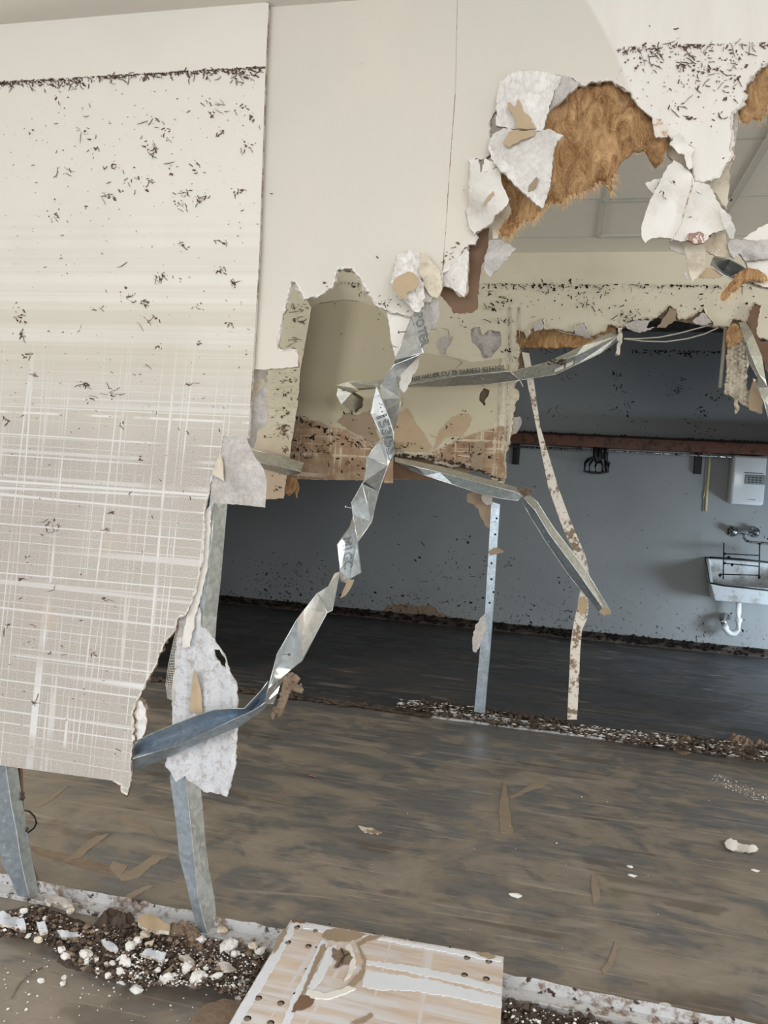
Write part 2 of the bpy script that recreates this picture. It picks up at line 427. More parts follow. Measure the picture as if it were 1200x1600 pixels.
def m_track():
    n = N('mud_caked_painted_track'); v = n.noise(16, det=8, rough=.72)
    c = n.mix(n.ramp(v, .50, .60), srgb(196, 196, 198), srgb(132, 114, 100))
    c = n.mix(n.ramp(n.noise(30, det=5), .60, .66), c, srgb(70, 54, 46))
    return n.done(c, .7, 0, v, .7, .01)
def m_panel():
    n = N('mud_rubbed_white_panel')
    # the panel's own direction: streaks run along its length
    v = n.noise(8, n.mapp((.3, 3.4, 1), (0, 0, -.03)), 7, .62, .3); w = n.noise(6, det=6, rough=.6); f = n.noise(60, n.mapp((.5, 2, 1)), 4)
    k = n.ramp(n.math('ADD', n.math('MULTIPLY', v, .8), n.math('MULTIPLY', w, .35)), .50, .66)
    c = n.mix(n.ramp(n.math('ADD', w, n.math('MULTIPLY', f, .2)), .4, .8), srgb(182, 158, 138), srgb(212, 194, 178))
    l = n.line(n.noise(6, n.mapp((1, .03, 1), (0, 0, .40)), 1), .5, .008)
    k = n.math('MAXIMUM', n.math('MULTIPLY', n.math('SUBTRACT', 1.0, k), .8), n.math('MULTIPLY', l, .6))
    return n.done(n.mix(k, c, srgb(218, 218, 222)), n.math('SUBTRACT', .7, n.math('MULTIPLY', k, .3)), 0, v, .15, .003, .5)
MT = dict(
    front=m_wall_front(), left=m_left_sheet(), mid=m_wall_mid(), mudb=m_mudboard(), back=m_back_wall(), floor=m_floor(),
    galv=m_galv('galvanised_steel', (.64, .67, .68, 1), .06), galv_shade=m_galv('galvanised_steel_shaded', (.44, .46, .45, 1), .08, .36), galvb=m_galv('galvanised_steel_bluish', (.46, .54, .62, 1), .05, .32),  # second steel is a darker copy, painting shade on undersides and turned-away faces
    galvm=m_galv('galvanised_steel_muddy', (.60, .60, .55, 1), .05, .42),
    insul=m_insul(), fibre=plain('glass_wool_fibre', srgb(222, 184, 138), 1, var=.25, scale=20, spec=.05), gyp=m_gypsum(), pit=m_pitted(), track=m_track(), panel=m_panel(),
    edge=dirty('board_edge', srgb(206, 198, 188), srgb(150, 128, 110), .48, .58, 20), edgeb=dirty('muddy_board_edge', srgb(140, 112, 92), srgb(92, 70, 56), .45, .6, 20),
    white=plain('clean_white_paper', srgb(230, 225, 218), .8, var=.03), greypaper=dirty('damp_grey_liner_paper', srgb(206, 201, 198), srgb(178, 172, 170), .35, .7, 60, fine=240, bs=.6),
    beige=dirty('beige_liner_paper', srgb(214, 204, 186), srgb(190, 176, 156), .5, .65, 14), tan=plain('tan_board_core', srgb(184, 163, 136), .9, var=.08, scale=25),
    tand=plain('brown_torn_paper', srgb(156, 138, 118), .9, var=.12, scale=14), brown=plain('dark_brown_paper', srgb(118, 94, 76), .9, var=.15, scale=8),
    patch=plain('washed_beige_paint', srgb(199, 190, 168), .7, var=.03, scale=4, bs=.05), debris=plain('dried_leaf_litter', srgb(122, 98, 88), .95, var=.35, scale=80, spec=.1),
    debrisk=plain('black_mould_litter', srgb(40, 36, 34), .95, var=.3, scale=80, spec=.1), mud=plain('dark_wet_mud', srgb(78, 66, 58), .75, var=.35, scale=28, bs=.9, bd=.02),
    mudl=plain('dry_mud', srgb(128, 110, 94), .85, var=.25, scale=30, bs=.8, bd=.01), chunk=dirty('plaster_crumb', srgb(224, 222, 220), srgb(176, 164, 152), .55, .7, 30),
    ceil=plain('ceiling_paint', srgb(226, 221, 212), .9, var=.02, scale=3, bs=.05), tile=plain('ceiling_tile_grey', srgb(214, 212, 204), .9, var=.03, scale=60, bs=.2),
    tbar=plain('ceiling_grid_metal', srgb(190, 190, 184), .6, var=.03), wood=dirty('red_brown_wood', srgb(98, 64, 50), srgb(52, 36, 30), .5, .65, 12, .5), black=plain('black_plastic', srgb(18, 18, 19), .5, var=.2, spec=.4),
    blackm=plain('black_steel', srgb(24, 24, 26), .5, var=.2), chrome=dirty('dirty_chrome', (.6, .62, .64, 1), srgb(40, 38, 36), .45, .6, 30, .15, 1.0, rough2=.7), enamel=dirty('grimy_white_enamel', srgb(196, 200, 204), srgb(140, 136, 128), .52, .7, 8, .3, spec=.5),
    heater=plain('glossy_white_casing', srgb(206, 210, 214), .18, var=.03, spec=.6, bs=.0), grey=plain('grey_display', srgb(134, 138, 142), .3, var=.1), pvc=plain('white_pvc', srgb(214, 216, 220), .4, var=.06),
    wire=plain('white_cable', srgb(206, 202, 190), .5, var=.06), conduit=plain('grey_conduit', srgb(150, 146, 136), .5, var=.1), skirt=dirty('dark_mud_skirting', srgb(60, 50, 44), srgb(90, 84, 78), .5, .65, 14, .8),
    ink=plain('stamped_ink', srgb(66, 74, 78), .8, var=.1), side=plain('side_wall_paint', srgb(150, 150, 148), .9, var=.05, scale=4), fibretape=plain('yellowed_tape', srgb(196, 184, 140), .8, var=.1),
    bead=dirty('plastered_corner_strip', srgb(220, 214, 204), srgb(136, 116, 98), .50, .58, 16, fine=60), hang=dirty('wet_white_liner', srgb(212, 213, 217), srgb(166, 156, 148), .50, .72, 34, fine=200, bs=1.0), flapf=dirty('white_painted_flap', srgb(226, 223, 218), srgb(210, 202, 190), .5, .7, 6),
)
MT['blued'] = dirty('pale_blue_white_plaster', srgb(204, 209, 220), srgb(150, 140, 130), .55, .68, 40)
MT['mudd'] = plain('thin_dried_mud', srgb(140, 126, 110), .8, var=.12, scale=20, bs=.1)
def m_clear():
    n = N('clear_film'); n.b.inputs['Transmission Weight'].default_value = .0
    n.b.inputs['Alpha'].default_value = .45
    return n.done(srgb(226, 224, 220), .25, 0, n.noise(30), .6, .01, .6)
MT['clear'] = m_clear()
BOARD = [MT['front'], MT['edge'], MT['beige']]

# ================================================================ THE ROOM
YA = 2.215; YB = 4.90; YC = 8.20
def struct(o): return tag(o, kind='structure')
b = MB(); b.box((-6, -3, -.1), (6, YC + .12, 0)); struct(b.build('floor', MT['floor']))
b = MB(); b.box((-6, -1.2, CEILF), (6, YA + .1, CEILF + .1)); struct(b.build('ceiling', MT['ceil']))
b = MB(); b.box((-6, YA + .1, CEIL), (6, YB + .1, CEIL + .3), 0)
# grid bars of the tiled ceiling between the two partitions
for y in (2.80, 3.40, 4.02, 4.60): b.box((-6, y - .008, CEIL - .004), (6, y + .008, CEIL), 1)
for x in (-2.9, -2.3, -1.7, -1.1, -.5, .12, .74, 1.35, 1.95, 2.55): b.box((x - .006, YA + .1, CEIL - .0045), (x + .006, 4.61, CEIL - .0005), 1)
for x in (.12,):
    b.box((x - .012, 4.02, CEIL - .008), (x + .016, 4.61, CEIL), 1)
    b.box((x, 4.03, CEIL - .012), (x + .6, 4.06, CEIL), 1); b.box((x, 4.57, CEIL - .012), (x + .6, 4.60, CEIL), 1)
b.box((.712, YA + .1, CEIL - .012), (.730, 4.6, CEIL), 1)
struct(b.build('ceiling_tiled', [MT['tile'], MT['tbar']]))
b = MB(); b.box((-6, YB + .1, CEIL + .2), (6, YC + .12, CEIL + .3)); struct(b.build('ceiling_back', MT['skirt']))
b = MB(); b.box((-6, YC, 0), (6, YC + .12, CEIL + .2)); wb = struct(b.build('wall_back', MT['back']))
b = MB(); b.box((-6.1, -3, 0), (-6, YC + .12, CEIL + .2)); struct(b.build('wall_left', MT['side']))
b = MB(); b.box((3.5, YB + .12, 0), (3.6, YC, CEIL + .2)); struct(b.build('wall_back_right', MT['side']))
b = MB(); b.box((6, -3, 0), (6.1, YC + .12, CEIL + .2)); struct(b.build('wall_right', MT['side']))
# coved skirting along the back wall
b = MB(); b.box((-5.9, YC - .018, 0), (5.9, YC, .085)); b.box((-5.9, YC - .035, 0), (5.9, YC - .018, .03)); struct(b.build('baseboard_back', MT['skirt']))

# ---- wall_front: the torn partition skin with its big hole
HOLE = [(1560, 30), (1400, 45), (1300, 60), (1240, 75), (1200, 97), (1185, 108), (1172, 120), (1160, 143), (1163, 150), (1157, 165), (1143, 176), (1141, 185),
        (1144, 210), (1140, 235), (1145, 243), (1138, 250), (1128, 262), (1122, 275), (1110, 281), (1098, 283), (1087, 281), (1085, 262), (1079, 243), (1087, 231), (1070, 220), (1062, 208),
        (1050, 216), (1043, 208), (1034, 196), (1019, 182), (1010, 175), (995, 160), (985, 143), (970, 132), (955, 124), (940, 124), (920, 128), (914, 133), (907, 130), (893, 120),
        (864, 114), (840, 111), (812, 111), (794, 116), (780, 130), (777, 145), (775, 165), (764, 190), (763, 215), (768, 238), (757, 246), (748, 246), (731, 250), (735, 260), (734, 279), (731, 297),
        (732, 314), (727, 331), (731, 355), (743, 373), (742, 381), (732, 380), (722, 388), (700, 420), (690, 426), (688, 445), (670, 470), (662, 475), (656, 492), (640, 492), (625, 489),
        (602, 482), (587, 475), (578, 456), (562, 432), (551, 418), (527, 418), (520, 446), (499, 460), (476, 466), (470, 452), (462, 440), (455, 438), (450, 452), (444, 480), (436, 513),
        (432, 548), (464, 549), (466, 573), (400, 577), (330, 577)]
PA = [(330, -120), (1560, -160)] + HOLE
wf = struct(slab('wall_front', PA, YA, .0125, BOARD, amp=1.6, step=6, grid=30, rough=.0012, rs=5, smooth=False))
# rear skin of the same partition
PAR = [(330, 430), (600, 420), (700, 360), (735, 230), (790, 150), (900, 120), (1000, 150), (1040, 210), (1043, 240), (1060, 265), (1085, 290), (1119, 302), (1136, 329), (1139, 282),
       (1145, 235), (1152, 192), (1156, 165), (1180, 110), (1560, 60), (1560, -160), (330, -120)]
slab('rear_board', PAR, 2.30, .0125, [MT['beige'], MT['edge'], MT['ceil']], wf, amp=2, label='beige rear skin of the partition seen behind the tear')
# joint line between two boards, torn paint edge
b = MB(); pj = [(716, -30), (714, 60), (711, 140), (706, 220), (700, 300), (695, 370), (691, 424)]
b.tube([W(x + random.uniform(-1, 1), y, YA - .0002) for x, y in pj], .0011, 5, 0, flat=1)
b.build('board_joint', MT['edge'], wf)
flakes('dried_leaf_litter', wf, YA - .001, PA, [(1085, 97, 30, 60), (1115, 110, 18, 25), (1010, 92, 30, 25), (1150, 90, 25, 25), (1040, 80, 40, 40), (1130, 125, 18, 14), (1080, 135, 20, 16), (1055, 165, 8, 8), (1075, 185, 12, 9), (1120, 180, 12, 9), (1140, 150, 14, 9),
        (1150, 120, 10, 8), (640, 480, 18, 14), (605, 465, 14, 8), (1066, 100, 5, 12), (600, 475, 10, 12), (462, 450, 6, 8), (510, 455, 12, 7), (715, 385, 10, 7), (700, 400, 8, 8), (1062, 98, 4, 14)],
       [(960, 80, 1200, 140, 90), (985, 140, 1160, 280, 60), (420, 20, 960, 400, 10)], MT['debris'], 2, 10, (.35, 1.0),
       band=[(962, 73, 1210, 64, 5, 130)])

def torn_rim(name, path, poly, y, parent, mat, w=(1, 6), dy=.004, step=4, curl=.006, lbl=None):
    b = MB(); V = []; FS = []; n = 0; last = False
    pts = jag_open(path, step, .8)
    for i, p in enumerate(pts):
        a = pts[max(0, i - 1)]; c = pts[min(len(pts) - 1, i + 1)]; L = math.hypot(c[0] - a[0], c[1] - a[1]) or 1
        nx, ny = -(c[1] - a[1]) / L, (c[0] - a[0]) / L
        if inside((p[0] + nx * 2, p[1] + ny * 2), poly): nx, ny = -nx, -ny
        q = abs(noise.noise(Vector((p[0] * .09, p[1] * .09, 3)))) * 1.6 + random.uniform(0, .35); wd = w[0] + (w[1] - w[0]) * min(1, q)
        V += [W(p[0] - nx * 1.5, p[1] - ny * 1.5, y + dy), W(p[0] + nx * wd * .5, p[1] + ny * wd * .5, y + dy - curl * random.uniform(0, 1)), W(p[0] + nx * wd, p[1] + ny * wd, y + dy + curl * random.uniform(-.5, 1.4))]
        if i: k = (i - 1) * 3; FS += [(k, k + 1, k + 4, k + 3), (k + 1, k + 2, k + 5, k + 4)]
    o = mk(name, V, FS, mat, parent, smooth=False); md = o.modifiers.new('t', 'SOLIDIFY'); md.thickness = .0012
    if lbl: o['label'] = lbl
    return o
torn_rim('torn_paper_rim', HOLE[4:-3], PA, YA, wf, MT['flapf'], (.5, 4.5), .002, lbl='ragged white paper rim of the tear')
torn_rim('torn_core_rim', HOLE[4:-3], PA, YA + .009, wf, MT['edge'], (1, 7), .002, lbl='crumbled core rim of the tear')
# ---- plasterboard pieces torn out round the hole
def piece(name, poly, y, mats, label, cat, bend=None, t=.011, amp=1.4, step=4, grid=14, rough=.004, rs=30, group=None, **k):
    if not isinstance(mats, list): mats = [mats, MT['edge'], MT['beige']]
    return tag(slab(name, poly, y, t, mats, bend=bend, amp=amp, step=step, grid=grid, rough=rough, rs=rs, **k), label, cat, group)
TF = 'torn plasterboard pieces round the upper hole'
# left sheet standing in front of the partition
LS = [(-170, -120), (421, -120), (420, 5), (415, 105), (405, 400), (398, 520), (388, 685), (347, 682)]
LT = [(345, 705), (329, 746), (324, 775), (317, 799), (318, 837), (315, 872), (311, 893), (303, 925), (297, 942), (290, 958), (276, 965), (273, 984), (252, 1008), (241, 1040), (224, 1071), (206, 1110),
      (206, 1159), (203, 1180), (203, 1215), (198, 1239), (191, 1236), (192, 1225), (177, 1220)]
LB = [(90, 1208), (0, 1196), (-170, 1172)]
lsp = LS[:-1] + jag_open([LS[-1]] + LT, 6, 1.3) + LB
# one continuous outline: straight cut edges stay straight, the torn side is ragged
ls = slab('plasterboard_sheet', lsp, 2.190, .0125, [MT['left'], MT['edge'], MT['beige']], raw=True, grid=40, rough=.0006, rs=3, smooth=False)
tag(ls, 'large plasterboard sheet at left, leaf litter above and a grid of pale rub lines below', 'plasterboard')
flakes('dried_leaf_litter', ls, 2.1895, lsp, [(238, 188, 9, 16), (258, 205, 10, 12), (235, 228, 12, 22), (175, 258, 9, 14), (145, 232, 11, 10), (330, 165, 20, 24), (345, 205, 7, 12), (200, 283, 22, 20), (165, 305, 9, 16), (236, 284, 6, 12), (310, 310, 9, 30), (282, 318, 10, 16), (290, 300, 20, 16),
        (370, 300, 6, 12), (315, 262, 12, 8), (262, 258, 6, 8), (345, 420, 9, 14), (365, 440, 10, 14), (250, 432, 10, 22), (200, 465, 12, 18), (228, 472, 9, 14), (236, 498, 14, 14), (30, 495, 9, 18), (32, 522, 7, 14), (40, 555, 6, 8), (85, 338, 9, 10), (285, 383, 12, 9),
        (385, 225, 12, 14), (375, 170, 12, 8), (345, 380, 10, 8), (55, 210, 10, 4), (95, 265, 12, 8), (130, 205, 8, 8), (390, 180, 8, 8), (30, 480, 9, 8), (310, 480, 9, 6), (360, 505, 8, 6), (308, 535, 5, 5), (245, 540, 4, 8), (155, 480, 8, 6), (48, 582, 6, 6), (132, 598, 5, 16), (175, 614, 7, 16),
        (140, 622, 5, 6), (292, 600, 5, 7), (230, 573, 6, 4), (190, 660, 5, 6), (8, 655, 5, 8), (218, 715, 4, 5), (170, 800, 6, 8), (85, 822, 10, 14), (75, 812, 10, 10), (165, 827, 8, 5), (85, 915, 5, 5), (163, 935, 5, 6), (30, 905, 4, 4), (78, 1018, 4, 3), (52, 1098, 4, 8), (145, 1018, 4, 5), (10, 980, 5, 4)],
       [(0, 140, 410, 300, 150), (0, 300, 405, 560, 150), (0, 560, 390, 700, 90), (0, 700, 310, 1190, 150)], MT['debris'], 2, 8.5, (.35, .95),
       band=[(-150, 138, 416, 104, 4, 420), (-150, 136, 416, 103, 1.0, 520), (360, 112, 405, 108, 10, 45), (60, 130, 130, 124, 10, 30)])
torn_rim('torn_paper_rim', [LS[-1]] + LT, lsp, 2.190, ls, MT['flapf'], (.5, 4), .003, lbl='ragged white paper rim down the torn side')
torn_rim('torn_core_rim', LT[10:], lsp, 2.199, ls, MT['edgeb'], (1, 8), .003, lbl='dirty crumbled core along the torn side')
slab('torn_paper_lip', [(318, 800), (330, 788), (327, 840), (325, 872), (320, 905), (312, 935), (303, 975), (297, 1010), (284, 1012), (287, 985), (298, 945), (309, 915), (314, 880)], 2.215, .006, [MT['flapf'], MT['edge']], ls, amp=1.6, grid=10, rough=.006, label='ragged white torn paper edge')
slab('broken_core', [(206, 1110), (214, 1092), (222, 1096), (228, 1108), (230, 1125), (226, 1145), (216, 1158), (207, 1166), (204, 1140)], 2.21, .02, [MT['gyp'], MT['edge']], ls, amp=2, grid=6, rough=.01, rs=60, label='crumbled broken gypsum at the torn corner')

# ---------------- pieces round the upper hole
pc = piece('plasterboard_flap', [(794, 116), (812, 111), (840, 111), (864, 115), (879, 118), (877, 128), (866, 142), (858, 170), (852, 188), (847, 204), (820, 203), (804, 202), (786, 198), (775, 196), (776, 150), (780, 130)], 2.185,
      MT['gyp'], 'upper torn white gypsum flap with bare tan patch, left edge of the big hole', 'plasterboard piece',
      bend=[(780, 130, .02), (840, 112, .02), (876, 125, .035), (850, 190, .0), (776, 190, .01), (815, 160, -.02)], group=TF, grid=6, smooth=False)
TP = [(793, 160), (798, 160), (804, 170), (810, 154), (818, 174), (828, 182), (838, 202), (806, 200), (804, 186), (800, 176), (793, 168)]
slab('bare_core_patch', TP, 2.158, .002, [MT['tan']], pc, amp=1, step=4, grid=8, bend=[(793, 160, -.0), (838, 200, .02), (806, 200, .003)], label='bare tan core patch')
piece('plasterboard_flap', [(877, 119), (892, 121), (907, 131), (897, 140), (886, 148), (870, 163), (856, 176), (860, 158), (868, 140), (877, 128)], 2.20, MT['greypaper'],
      'small grey white torn triangle beside the orange wool, top of the big hole', 'plasterboard piece', bend=[(880, 120, .0), (860, 170, .02), (907, 130, .01)], group=TF)
pl = piece('plasterboard_flap', [(764, 218), (770, 210), (776, 206), (786, 200), (804, 204), (824, 206), (844, 205), (856, 201), (870, 208), (881, 212), (870, 220), (866, 234), (863, 252), (862, 270), (860, 290), (855, 308), (848, 326), (840, 320), (820, 302), (800, 282), (780, 262), (770, 248), (763, 232)], 2.165,
      MT['pit'], 'large pointed torn flap hanging point down over the orange wool', 'plasterboard piece',
      bend=[(776, 206, .02), (881, 212, -.05), (848, 326, -.07), (763, 232, .03), (820, 260, -.03), (800, 225, .0)], group=TF)
slab('bare_core_patch', [(786, 222), (795, 206), (804, 203), (838, 205), (834, 212), (812, 220), (796, 230), (786, 224)], 2.150, .002, [MT['tan']], pl, amp=1, step=4, grid=8, bend=[(786, 222, .0), (838, 205, -.008)], label='bare tan core patch')
slab('bare_core_patch', [(826, 292), (832, 284), (838, 276), (842, 280), (838, 292), (830, 302), (825, 300)], 2.115, .002, [MT['tand']], pl, amp=1, step=4, grid=6, label='small brown scraped patch')
slab('torn_white_rim', [(764, 226), (772, 240), (790, 252), (803, 262), (818, 282), (834, 300), (846, 318), (848, 326), (838, 320), (820, 302), (800, 283), (780, 263), (768, 249), (763, 233)], 2.150, .012, [MT['gyp']], pl, amp=1.6, step=3, grid=5, rough=.008, rs=90,
     bend=[(764, 226, .03), (848, 326, -.055), (800, 270, -.012)], label='crumbly white broken rim')
pm = piece('plasterboard_flap', [(731, 250), (748, 248), (751, 271), (764, 266), (779, 260), (782, 270), (786, 292), (795, 314), (788, 324), (774, 336), (766, 350), (754, 357), (744, 362), (741, 367), (733, 353), (728, 331), (733, 314), (732, 297), (735, 279), (735, 260)], 2.195,
      MT['flapf'], 'smooth pale flap with brown scrape, bulging at the left rim of the big hole', 'plasterboard piece',
      bend=[(731, 250, .0), (779, 260, -.02), (795, 314, -.03), (741, 367, .0), (728, 331, .01), (762, 310, -.05)], group=TF, rough=.001)
slab('scrape_mark', [(753, 321), (760, 310), (771, 298), (772, 304), (762, 314), (755, 324)], 2.142, .001, [MT['tan']], pm, amp=1, step=3, grid=0, label='brown scrape')
piece('paper_scrap', [(758, 247), (770, 252), (779, 260), (764, 266), (751, 271)], 2.180, MT['white'], 'small bright white triangular scrap at the left rim of the big hole', 'paper scrap', t=.004, grid=8)
piece('paper_curl', [(774, 340), (795, 319), (799, 328), (795, 338), (781, 355), (777, 373), (770, 373), (767, 351)], 2.235, MT['beige'], 'beige paper curl tucked behind the smooth pale flap', 'paper scrap',
      bend=[(774, 340, .03), (797, 326, -.01), (772, 373, .01)], t=.003, grid=6, rough=.001)
piece('paper_strip', [(733, 380), (742, 366), (764, 355), (763, 382), (758, 400), (752, 420), (749, 445), (747, 466), (746, 483), (739, 488), (709, 490), (702, 478), (688, 462), (690, 450), (702, 447), (717, 464), (724, 464), (732, 457), (733, 424)], 2.262,
      [MT['brown']], 'tall dark brown paper strip hanging below the left rim of the big hole', 'paper strip', t=.002, bend=[(742, 366, .0), (745, 480, .01), (735, 420, .02), (752, 400, -.01)], rough=.002)
piece('plasterboard_flap', [(731, 381), (732, 398), (731, 415), (730, 432), (729, 456), (725, 464), (715, 456), (704, 449), (693, 446), (693, 427), (700, 422), (717, 397)], 2.225,
      MT['pit'], 'grey white folded flap hanging left of the dark brown paper strip', 'plasterboard piece', bend=[(731, 381, .0), (715, 430, -.025), (730, 432, .01), (693, 440, .01)], group=TF)
piece('paper_scrap', [(764, 375), (781, 374), (793, 380), (806, 388), (798, 399), (785, 412), (774, 424), (766, 435), (756, 420), (758, 399), (763, 385)], 2.225,
      MT['greypaper'], 'crumpled white scrap hanging right of the dark brown paper strip', 'paper scrap', t=.004, bend=[(764, 375, .02), (806, 388, -.03), (766, 435, .0), (775, 400, -.03)], rough=.008, rs=35)
# crumpled lump with tan core
cr = piece('plasterboard_lump', [(628, 393), (644, 392), (655, 395), (657, 410), (655, 425), (660, 440), (663, 460), (662, 478), (654, 488), (643, 482), (636, 474), (622, 463), (614, 454), (612, 437), (616, 419), (620, 403)], 2.19,
      MT['gyp'], 'crumpled white gypsum lump with a round tan patch, above the twisted steel stud', 'plasterboard piece', bend=[(628, 393, .015), (655, 395, .015), (630, 440, -.03), (660, 470, -.03), (645, 410, -.015)], rough=.016, rs=40, grid=4, smooth=False, amp=2.4, step=4)
slab('bare_core_patch', [(613, 442), (620, 433), (637, 424), (647, 427), (655, 436), (650, 451), (635, 458), (637, 469), (622, 461), (614, 454)], 2.128, .002, [MT['tan']], cr, amp=.8, step=4, grid=6, label='round bare tan core patch')
piece('board_curl', [(655, 394), (664, 395), (676, 409), (689, 425), (690, 454), (682, 466), (671, 460), (664, 449), (661, 437), (654, 425)], 2.185, MT['beige'],
      'beige curved board curl right of the crumpled lump', 'paper scrap', bend=[(655, 394, .01), (689, 425, .02), (690, 454, .03), (668, 425, -.03), (682, 466, .02)], t=.008, rough=.002)
piece('paper_scrap', [(666, 470), (685, 470), (686, 493), (679, 509), (674, 514), (670, 487)], 2.235, MT['greypaper'], 'grey scrap hanging under the beige curl beside the twisted stud', 'paper scrap', t=.003, rough=.003, grid=8)
piece('paper_scrap', [(604, 480), (620, 486), (643, 490), (656, 492), (648, 520), (634, 548), (620, 562), (616, 554), (610, 530), (607, 505)], 2.235, MT['white'],
      'smooth white board tongue hanging behind the top of the twisted stud', 'paper scrap', t=.01, rough=.001)
piece('paper_strip', [(655, 560), (653, 575), (643, 590), (637, 606), (631, 614), (624, 606), (626, 585), (640, 570)], 2.225, MT['flapf'], 'narrow white paper tail hanging behind the twisted stud', 'paper strip', t=.004, rough=.003, grid=8)
# tongue at right of the hole
piece('paper_scrap', [(1019, 182), (1032, 188), (1041, 196), (1043, 214), (1025, 215), (1021, 200)], 2.20, dirty('rusty_torn_edge', srgb(226, 218, 208), srgb(190, 150, 116), .5, .62, 40), 'small white scrap with rusty stain at the right rim of the big hole', 'paper scrap', t=.008, grid=6, rough=.004)
piece('paper_curl', [(1046, 226), (1052, 215), (1062, 208), (1070, 220), (1080, 229), (1086, 233), (1080, 243), (1082, 262), (1077, 265), (1072, 254), (1070, 242), (1060, 240)], 2.175, MT['flapf'],
      'white rolled paper curl on the board tongue right of the big hole', 'paper scrap', bend=[(1062, 208, .03), (1050, 228, -.02), (1072, 250, -.01), (1084, 233, .02)], t=.004, rough=.003, grid=7)
piece('plasterboard_flap', [(1141, 181), (1152, 173), (1153, 192), (1150, 215), (1147, 237), (1142, 240), (1140, 235), (1144, 210)], 2.245, MT['greypaper'], 'narrow grey strip edging the right side of the board tongue', 'plasterboard piece', t=.006, grid=8, group=TF)
fl = piece('plasterboard_flap', [(1053, 250), (1060, 254), (1070, 263), (1081, 272), (1085, 284), (1096, 286), (1109, 289), (1115, 302), (1126, 323), (1136, 336), (1142, 348), (1134, 357), (1111, 366), (1102, 374), (1085, 377), (1068, 377), (1038, 372), (1025, 372), (1015, 374), (1008, 380), (1003, 372), (1002, 357), (1008, 336), (1017, 310), (1032, 280), (1046, 257)], 2.18,
      MT['flapf'], 'broad white fan shaped flap hanging below the board tongue', 'plasterboard piece', bend=[(1053, 250, .01), (1090, 284, .02), (1008, 375, -.07), (1060, 370, -.03), (1135, 350, -.01), (1040, 320, -.05), (1075, 320, -.015)], group=TF, rough=.0015)
flakes('dried_leaf_litter', fl, 2.115, [(1008, 330), (1050, 260), (1100, 290), (1130, 350), (1020, 365)], [(1050, 283, 3, 6), (1036, 298, 4, 5), (1036, 310, 4, 4), (1075, 336, 4, 3), (1088, 300, 5, 4)], [], MT['debris'], 2, 6)
slab('fold_line', [(1081, 275), (1083, 290), (1074, 320), (1066, 350), (1050, 376), (1048, 376), (1063, 350), (1071, 320), (1080, 290)], 2.122, .0015, [MT['edge']], fl, amp=.6, grid=0)
slab('rusty_break', [(1074, 366), (1090, 362), (1106, 366), (1108, 373), (1100, 379), (1084, 380), (1073, 375)], 2.13, .012, [dirty('rusty_gypsum', srgb(224, 216, 210), srgb(156, 124, 110), .48, .52, 60)], fl, amp=1.4, step=4, grid=5, rough=.006, rs=80, label='rusty crumbled break')
piece('paper_scrap', [(1008, 287), (1020, 281), (1032, 278), (1026, 292), (1020, 303), (1014, 296)], 2.20, MT['flapf'], 'small white pointed scrap left of the fan shaped flap', 'paper scrap', t=.006, grid=6)
piece('plastic_film', [(1126, 323), (1140, 335), (1150, 360), (1146, 374), (1140, 372), (1133, 357), (1127, 345)], 2.15, [MT['clear']], 'strip of clear plastic film at the right edge of the fan shaped flap', 'plastic film', t=.001, grid=6, rough=.004)
piece('paper_strip', [(1068, 378), (1084, 380), (1101, 381), (1103, 397), (1102, 413), (1089, 434), (1081, 441), (1076, 422), (1072, 400)], 2.195, MT['beige'], 'tapering beige strip hanging under the fan shaped flap', 'paper strip', t=.004, rough=.002, bend=[(1068, 378, .0), (1101, 381, .02), (1081, 441, -.03)])
piece('paper_scrap', [(1045, 376), (1067, 379), (1070, 398), (1055, 392), (1046, 387)], 2.215, MT['white'], 'white scrap left of the tapering beige strip', 'paper scrap', t=.004, grid=8)
piece('paper_scrap', [(1068, 427), (1075, 422), (1078, 433), (1073, 437)], 2.20, MT['white'], 'tiny white scrap at the tip of the tapering beige strip', 'paper scrap', t=.004, grid=4)
piece('plasterboard_flap', [(1102, 379), (1118, 368), (1134, 363), (1136, 381), (1143, 402), (1130, 402), (1117, 400), (1102, 392)], 2.21, MT['beige'], 'cream curled piece between the fan shaped flap and the dark stud end', 'plasterboard piece', t=.006, rough=.004, bend=[(1102, 379, .02), (1125, 385, -.02), (1143, 402, .0)], group=TF)
piece('paper_scrap', [(1092, 434), (1104, 417), (1122, 422), (1134, 430), (1116, 435)], 2.21, MT['tan'], 'brown and white scrap under the dark stud end', 'paper scrap', t=.004, grid=8)
piece('plasterboard_piece', [(1160, 374), (1177, 362), (1194, 352), (1240, 340), (1290, 372), (1240, 378), (1190, 378)], 2.235, MT['white'], 'white triangular board piece at the right frame edge', 'plasterboard piece', t=.006, grid=14, rough=.002)
piece('plasterboard_piece', [(1137, 381), (1142, 375), (1154, 374), (1180, 376), (1230, 372), (1290, 380), (1290, 398), (1230, 396), (1190, 405), (1165, 408), (1155, 396), (1147, 404), (1140, 392)], 2.185, MT['greypaper'],
      'crumpled white roll lying across the stud end at the right frame edge', 'plasterboard piece', t=.01, rough=.008, rs=25, bend=[(1137, 381, .0), (1170, 376, .02), (1170, 390, -.04), (1170, 404, .01), (1240, 385, -.04)])
piece('plasterboard_piece', [(1165, 404), (1190, 400), (1240, 394), (1300, 396), (1300, 470), (1240, 462), (1200, 449), (1190, 447), (1172, 437), (1168, 425)], 2.195, MT['flapf'],
      'large white flap at the right frame edge below the crumpled roll', 'plasterboard piece', t=.011, rough=.002, bend=[(1165, 404, .02), (1172, 437, -.02), (1230, 430, -.03), (1200, 400, .0)])

